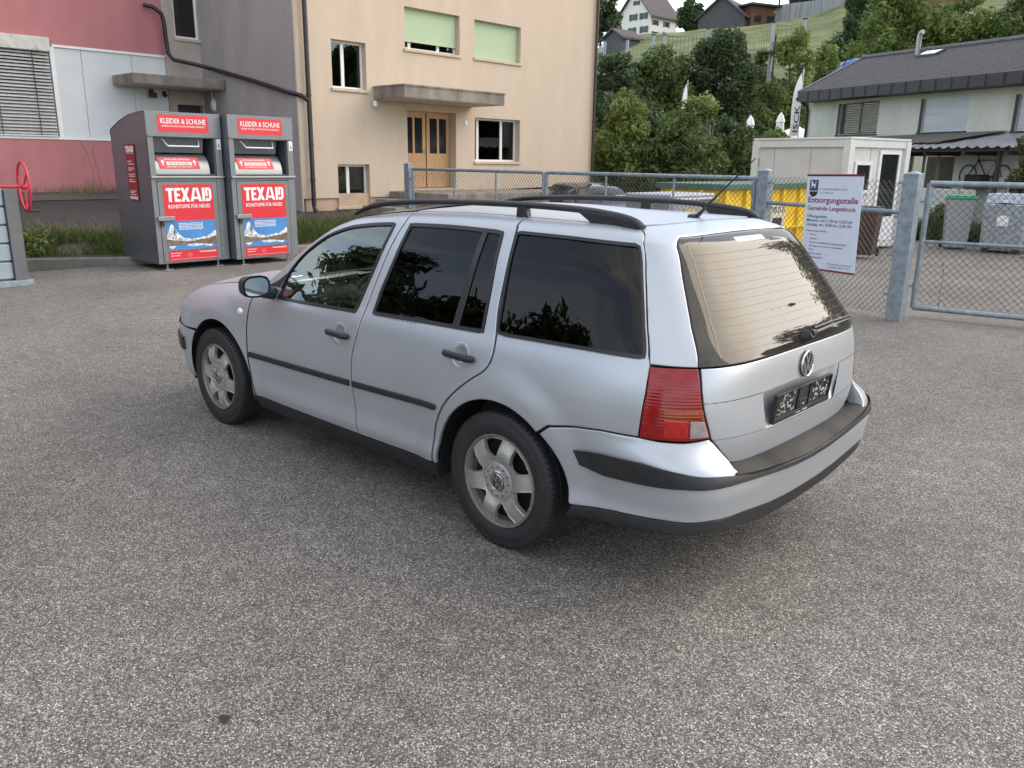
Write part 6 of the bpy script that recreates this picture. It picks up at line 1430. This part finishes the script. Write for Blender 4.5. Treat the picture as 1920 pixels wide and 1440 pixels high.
# ================= grey house at the right =================
mat('grey_green_render', (.52, .54, .48), .9, var=.08, scale=1.2, bump=.4, bscale=40, stretch=(1, 1, .3), dirt=.5, dirtc=(.32, .33, .30), dscale=.8)
mat('slate_roof', (.017, .0155, .017), .9, var=.4, scale=11, c2=(.05, .046, .048), bump=1.0, bscale=9)
mat('roof_edge', (.014, .017, .02), .5, .1, var=.2)
mat('corrugated', (.36, .38, .38), .5, .3, var=.15, scale=3)
mat('timber_dark', (.035, .028, .022), .8, var=.3)
gh = empty('grey_house', (10, -33, 0), 'long grey rendered house with dark slate roof and roof window', 'house')
HE = Vector((-.867, .5, 0)).normalized(); HM = frame_M((16.0, -36.4, 0), HE, (0, 0, 1))
def hp(mb, nm, m_, smooth=0, bevel=0): return pt(mb, nm, m_, gh, smooth, bevel)
HW = [(2.73, 5.24, 3.05, 4.37), (7.74, 10.0, 3.02, 4.26), (12.14, 14.2, 2.95, 4.14)]
ww = facade('wall', 'grey_green_render', HM, [(.4, -.5), (16, -.5), (16, 4.9), (.4, 5.0)], [rect(*w) for w in HW]+[rect(7.4, 9.75, .3, 2.1)], None, .2); reparent(ww, gh)
m = MB(); m.box(.4, .6, -.5, 5.0, -8, -.2, HM); hp(m, 'side_wall', 'grey_green_render')
for k, w in enumerate(HW):
    q = window(HM, *w, gh, (.5,), deep=.12, sill=False, fr=.05, frame='roof_edge'); q.matrix_parent_inverse = Matrix.Translation(gh.location).inverted()
    m = MB()
    if k == 0:
        for i in range(17): z = w[2]+.04+i*.077; m.box(w[0]+.03, w[1]-.03, z, z+.022, -.07, -.02, HM)
        hp(m, 'slatted_blind', mat('blind_dark', (.09, .11, .115), .5, .2))
    else:
        n = 22
        for i in range(n): z = w[2]+(w[3]-w[2])*i/n; m.box(w[0]+.05, w[1]-.03, z+.004, z+(w[3]-w[2])/n-.001, -.06, -.05+.008*(i % 2), HM)
        hp(m, 'roller_blind', mat('blind_pale', (.42, .46, .49), .5, .2, var=.1, scale=2, stretch=(.3, .3, 3)))
    m = MB(); m.box(w[0]-.12, w[0], w[2]-.02, w[3], -.1, .03, HM); m.box(w[0]-.15, w[1]+.04, w[2]-.08, w[2]-.021, -.1, .06, HM); hp(m, 'window_surround', 'roof_edge')
m = MB(); m.box(7.4, 9.75, .3, 2.1, -.9, -.85, HM); hp(m, 'inner_wall', 'room_dark')
m = MB()
for a in (7.4, 8.1, 8.85, 9.7): m.box(a-.05, a+.05, .3, 2.1, -.1, -.04, HM)
hp(m, 'glazing_bars', 'joint_grey')
# roof plane from the eaves up to the ridge
ev0, ev1 = HM @ Vector((.6, 4.98, .8)), HM @ Vector((16, 4.74, .8)); rg0, rg1 = HM @ Vector((-2.5, 7.05, -5)), HM @ Vector((16, 6.55, -5))
rf_ = MB(); nx_, ny_ = 60, 34; vs = []
for j in range(ny_+1):
    for i in range(nx_+1): vs.append(ev0.lerp(ev1, i/nx_).lerp(rg0.lerp(rg1, i/nx_), j/ny_)+Vector((0, 0, .02*(j % 2))))
rf_.add(vs, [(j*(nx_+1)+i, j*(nx_+1)+i+1, (j+1)*(nx_+1)+i+1, (j+1)*(nx_+1)+i) for j in range(ny_) for i in range(nx_)]); rfo = hp(rf_, 'roof', 'slate_roof')
m = MB(); m.add([ev0+Vector((0, 0, -.42)), ev1+Vector((0, 0, -.36)), ev1+Vector((0, 0, .02)), ev0+Vector((0, 0, .03))]+[p-Vector((.5, .867, 0))*.9-Vector((0, 0, .02)) for p in (ev0+Vector((0, 0, -.42)), ev1+Vector((0, 0, -.36)))], [(0, 1, 2, 3), (4, 5, 1, 0)])
hp(m, 'fascia', 'roof_edge')
m = MB()
for i in range(20): p = ev0.lerp(ev1, i/20); m.tube([p+Vector((.01, .017, -.41)), p+Vector((.01, .017, .02))], .012, 4)
hp(m, 'fascia_seams', 'liner_black')
m = MB(); m.tube([ev0+Vector((0, 0, .03)), rg0+Vector((0, 0, .05))], .05, 4); m.tube([rg0+Vector((0, 0, .06)), rg1+Vector((0, 0, .06))], .10, 8); hp(m, 'ridge_tiles', mat('ridge_grey', (.12, .12, .13), .8, var=.3, scale=10))
def roofpt(a, t): 
    f_ = (a+.3)/16.3; return ev0.lerp(ev1, f_).lerp(rg0.lerp(rg1, f_), t)
m = MB(); A_, B_, C_, D_ = roofpt(3.9, .76), roofpt(5.0, .76), roofpt(5.0, .90), roofpt(3.9, .90); up_ = Vector((0, 0, .10))
m.add([A_, B_, C_, D_]+[p+up_ for p in (A_, B_, C_, D_)], [(0, 1, 5, 4), (1, 2, 6, 5), (2, 3, 7, 6), (3, 0, 4, 7), (4, 5, 6, 7)]); sk2 = hp(m, 'roof_window', 'roof_edge')
m = MB(); m.add([(p-(A_+C_)/2)*.80+(A_+C_)/2+up_*1.15 for p in (A_, B_, C_, D_)], [(0, 1, 2, 3)]); hp(m, 'roof_window_pane', mat('bright_pane', (.55, .58, .6), .15, .3))
fp = roofpt(3.45, .90); m = MB(); m.tube([fp-Vector((0, 0, .1)), fp+Vector((0, 0, .75)), fp+Vector((-.05, .03, .92)), fp+Vector((-.16, .1, .95))], .11, 12); hp(m, 'flue', 'metal_light', 50)
m = MB(); m.tube([HM @ Vector((.2, 4.75, .6)), HM @ Vector((.45, 4.4, .15)), HM @ Vector((.45, 4.2, .08)), HM @ Vector((.45, 0, .08))], .06, 8); hp(m, 'downpipe', 'roof_edge', 50)
# lean-to roof and things under it
m = MB(); n = 90; A0 = [HM @ Vector((7.6+12*i/n, 2.86, .02)) for i in range(n+1)]; A1 = [HM @ Vector((7.0+12.6*i/n, 2.36+.05*math.cos(i*2.1), 1.8)) for i in range(n+1)]
m.add(A0+A1, [(i, i+1, n+2+i, n+1+i) for i in range(n)]); hp(m, 'corrugated_roof', 'corrugated', 60)
m = MB(); m.add([HM @ Vector(p) for p in ((5.2, 2.92, .03), (11.9, 2.96, .03), (10.4, 2.60, 1.4), (3.4, 2.56, 1.4), (5.2, 2.88, .03), (11.9, 2.92, .03), (10.4, 2.56, 1.4), (3.4, 2.52, 1.4))], [(0, 1, 2, 3), (4, 7, 6, 5), (3, 2, 6, 7)]); hp(m, 'flat_roof', mat('felt_brown', (.13, .12, .10), .9, var=.2))
m = MB(); m.box(7.0, 19, 2.22, 2.34, 1.6, 1.7, HM)
for a in (8.2, 10, 11.8, 13.6): m.box(a-.05, a+.05, 2.1, 2.3, .1, 1.7, HM)
for a in (7.3, 13.2): m.box(a-.06, a+.06, -.4, 2.22, 1.5, 1.62, HM)
hp(m, 'timber_beams', 'timber_dark')
m = MB(); m.box(9.75, 12.6, 1.0, 2.12, .002, .03, HM); hp(m, 'white_board', 'white_panel')
bk = empty('display_bicycle', HM @ Vector((11.2, 1.35, .15)), 'old dark bicycle mounted on the white board of the grey house', 'bicycle')
for a in (10.55, 12.05):
    m = MB(); m.tube([HM @ Vector((a+.38*math.cos(t_), 1.40+.38*math.sin(t_), .12)) for t_ in np.linspace(0, 2*math.pi, 25)], .022, 5); pt(m, 'wheel', 'liner_black', bk, 50)
m = MB(); fpnt = [(10.55, 1.40), (10.95, 1.95), (11.75, 1.95), (11.35, 1.40), (10.95, 1.95)]
m.tube([HM @ Vector((a, c, .12)) for a, c in fpnt], .022, 5); m.tube([HM @ Vector((a, c, .12)) for a, c in ((11.35, 1.40), (12.05, 1.40), (11.75, 1.95), (11.7, 2.1))], .02, 5); m.tube([HM @ Vector((a, c, .12)) for a, c in ((10.95, 1.95), (10.9, 2.12), (10.75, 2.12))], .02, 5); m.box(11.6, 11.9, 2.08, 2.14, .08, .16, HM)
pt(m, 'frame', 'liner_black', bk, 40)
m = MB(); m.box(10.9, 11.6, .95, 1.45, .2, .6, HM); tag(m.build('dark_crate', 'timber_dark', None, 0), 'dark crate standing under the display bicycle', 'crate')
m = MB(); m.box(8.0, 12.8, -.3, .95, 1.9, 2.3, HM); tag(m.build('low_wall', 'white_panel', None, 0, bevel=.02), 'low pale wall in front of the lean-to of the grey house', 'wall')
# ================= parked dark car =================
car2 = build_car('parked_car', (12.3, -14.9, -.30), R(150), 'dark blue car parked nose to the left behind the mesh gates', 'car', 'dark_blue_paint', far=True) if True else None
# ================= buildings on the hill =================
mat('white_wall', (.62, .62, .60), .9, var=.05); mat('shade_white', (.50, .56, .64), .9, var=.05); mat('tile_brown', (.075, .062, .062), .85, var=.3, scale=1.2, stretch=(5, 5, 1)); mat('barn_board', (.070, .072, .080), .85, var=.3, scale=2.0, stretch=(8, 8, .5)); mat('barn_brown', (.15, .075, .045), .85, var=.25, scale=2, stretch=(6, 6, .5)); mat('hill_concrete', (.24, .25, .27), .9, var=.2, scale=.6, stretch=(4, 4, .5)); mat('shutter_green', (.045, .07, .055), .6)
def gable_house(name, corner, rz, lx, ly, h, rise, wallm, roofm, label, cat, over=.5, wins=()):
    """corner: nearest corner; body extends +x by lx and -y by ly before turning; ridge along y"""
    t = empty(name, corner, label, cat, rz=rz)
    m = MB(); GM = Matrix(((1, 0, 0, 0), (0, 0, -1, 0), (0, 1, 0, 0), (0, 0, 0, 1)))
    m.prism([(0, -3), (lx, -3), (lx, h), (lx/2, h+rise), (0, h)], GM, ly); wl = m.build('wall', wallm, t, 0)
    m = MB()
    for s in (0, 1):
        x0 = -over if s == 0 else lx+over; z0 = h-over*rise/(lx/2)
        P = [(x0, over, z0+.05), (lx/2, over, h+rise+.05), (lx/2, -ly-over, h+rise+.05), (x0, -ly-over, z0+.05)]
        m.add([Vector(p) for p in P]+[Vector(p)+Vector((0, 0, .25)) for p in P], [(0, 1, 2, 3), (7, 6, 5, 4), (0, 4, 5, 1), (1, 5, 6, 2), (2, 6, 7, 3), (3, 7, 4, 0)])
    m.build('roof', roofm, t, 0)
    for face, a, z, w_, h_ in wins:
        wf = MB(); s1 = MB(); s2 = MB()
        if face == 'g': wf.box(a, a+w_, .02, .06, z, z+h_); s1.box(a-.55, a-.03, .02, .10, z-.05, z+h_+.05); s2.box(a+w_+.03, a+w_+.55, .02, .10, z-.05, z+h_+.05)
        else: wf.box(-.06, -.02, -a-w_, -a, z, z+h_); s1.box(-.10, -.02, -a+.03, -a+.5, z-.05, z+h_+.05); s2.box(-.10, -.02, -a-w_-.5, -a-w_-.03, z-.05, z+h_+.05)
        wo = wf.build('window', 'dark_pane', t, 0); s1.build('shutter', 'shutter_green', wo, 0); s2.build('shutter', 'shutter_green', wo, 0)
    return t
gable_house('white_farmhouse', (90.7, -131.2, 24.7), R(-4), 7.5, 8.0, 3.4, 4.2, 'white_wall', 'tile_brown', 'white farmhouse with brown roof and green shutters on the ridge', 'farmhouse', .6,
    [('g', 1.0, .3, .8, 1.0), ('g', 3.8, .3, .8, 1.0), ('g', 1.2, 2.6, .8, 1.0), ('g', 3.6, 2.6, .8, 1.0), ('g', 3.2, 5.2, .4, .6), ('e', 1.0, 1.6, .9, .8), ('e', 4.3, 1.6, .9, .8), ('e', 4.3, -.2, .9, .8), ('e', 1.0, -.4, .9, .8)])
gable_house('dark_shed', (67.1, -90.9, 17.2), R(-8), 3.4, 3.4, .5, 1.0, 'barn_board', 'tile_brown', 'small dark wooden shed with brown roof beside the cream house edge', 'shed', .4)
gable_house('grey_barn', (63.4, -116.0, 21.9), R(10), 7.2, 10, 1.2, 2.8, 'barn_board', 'tile_brown', 'weathered grey board barn with gable to the viewer', 'barn', .5)
bbn = empty('brown_barn', (63.0, -117.2, 21.9), 'low brown timber barn between the grey barn and the concrete wall', 'barn', rz=math.atan2(-2.6-2.6, -5.0+.5))
bbn.rotation_euler = (0, 0, math.atan2(-5.4, -2.2))
m = MB(); m.box(0, 4.9, 0, 4, -2, 2.7); m.build('wall', 'barn_brown', bbn, 0)
m = MB(); m.box(-.8, 6.5, -1.0, 5, 2.7, 2.95); m.build('roof', 'tile_brown', bbn, 0)
for a in (.6, 3.0): m = MB(); m.box(a, a+1.3, -.05, -.01, .5, 1.5); m.build('window', 'dark_pane', bbn, 0)
m = MB(); m.box(4.1, 4.8, -.06, -.02, 1.9, 2.3); m.build('board_sign', mat('sign_ochre', (.5, .3, .06), .6), bbn, 0)
bbn.scale = (1, -1, 1) if False else (1, 1, 1)
cwall = empty('concrete_stable', (61.2, -121.7, 23.1), 'long open stable with grey concrete wall at the top of the meadow', 'stable', rz=math.pi)
m = MB()
for k in range(11): m.box(-1+k*1.6, -1+k*1.6+1.56, -.3, 0, -2, 1.9)
m.build('wall', 'hill_concrete', cwall, 0, .02)
m = MB(); m.box(-1, 18, 5.6, 6, -1, 4.5); m.build('back_wall', 'timber_dark', cwall, 0)
for k in range(6): m = MB(); m.box(k*3.2-.1, k*3.2+.1, .4, .6, 1, 4.2); m.build('column', 'timber_dark', cwall, 0)
m = MB(); m.box(-1, 18, -.9, 7, 4.2, 4.6); m.build('roof', 'tile_brown', cwall, 0)
m = MB(); m.box(-2.5, 2.5, -2, 2, -1, 4); tb = m.build('timber_hut', 'barn_brown', None, 0, loc=(34.2, -111.4, 20.6)); tag(tb, 'reddish brown timber hut at the top edge, above the large light green tree', 'hut')
# ================= the estate car =================
build_car('estate_car', (0, 0, 0), 0, 'silver estate car with roof rails parked on the asphalt in the foreground', 'car')
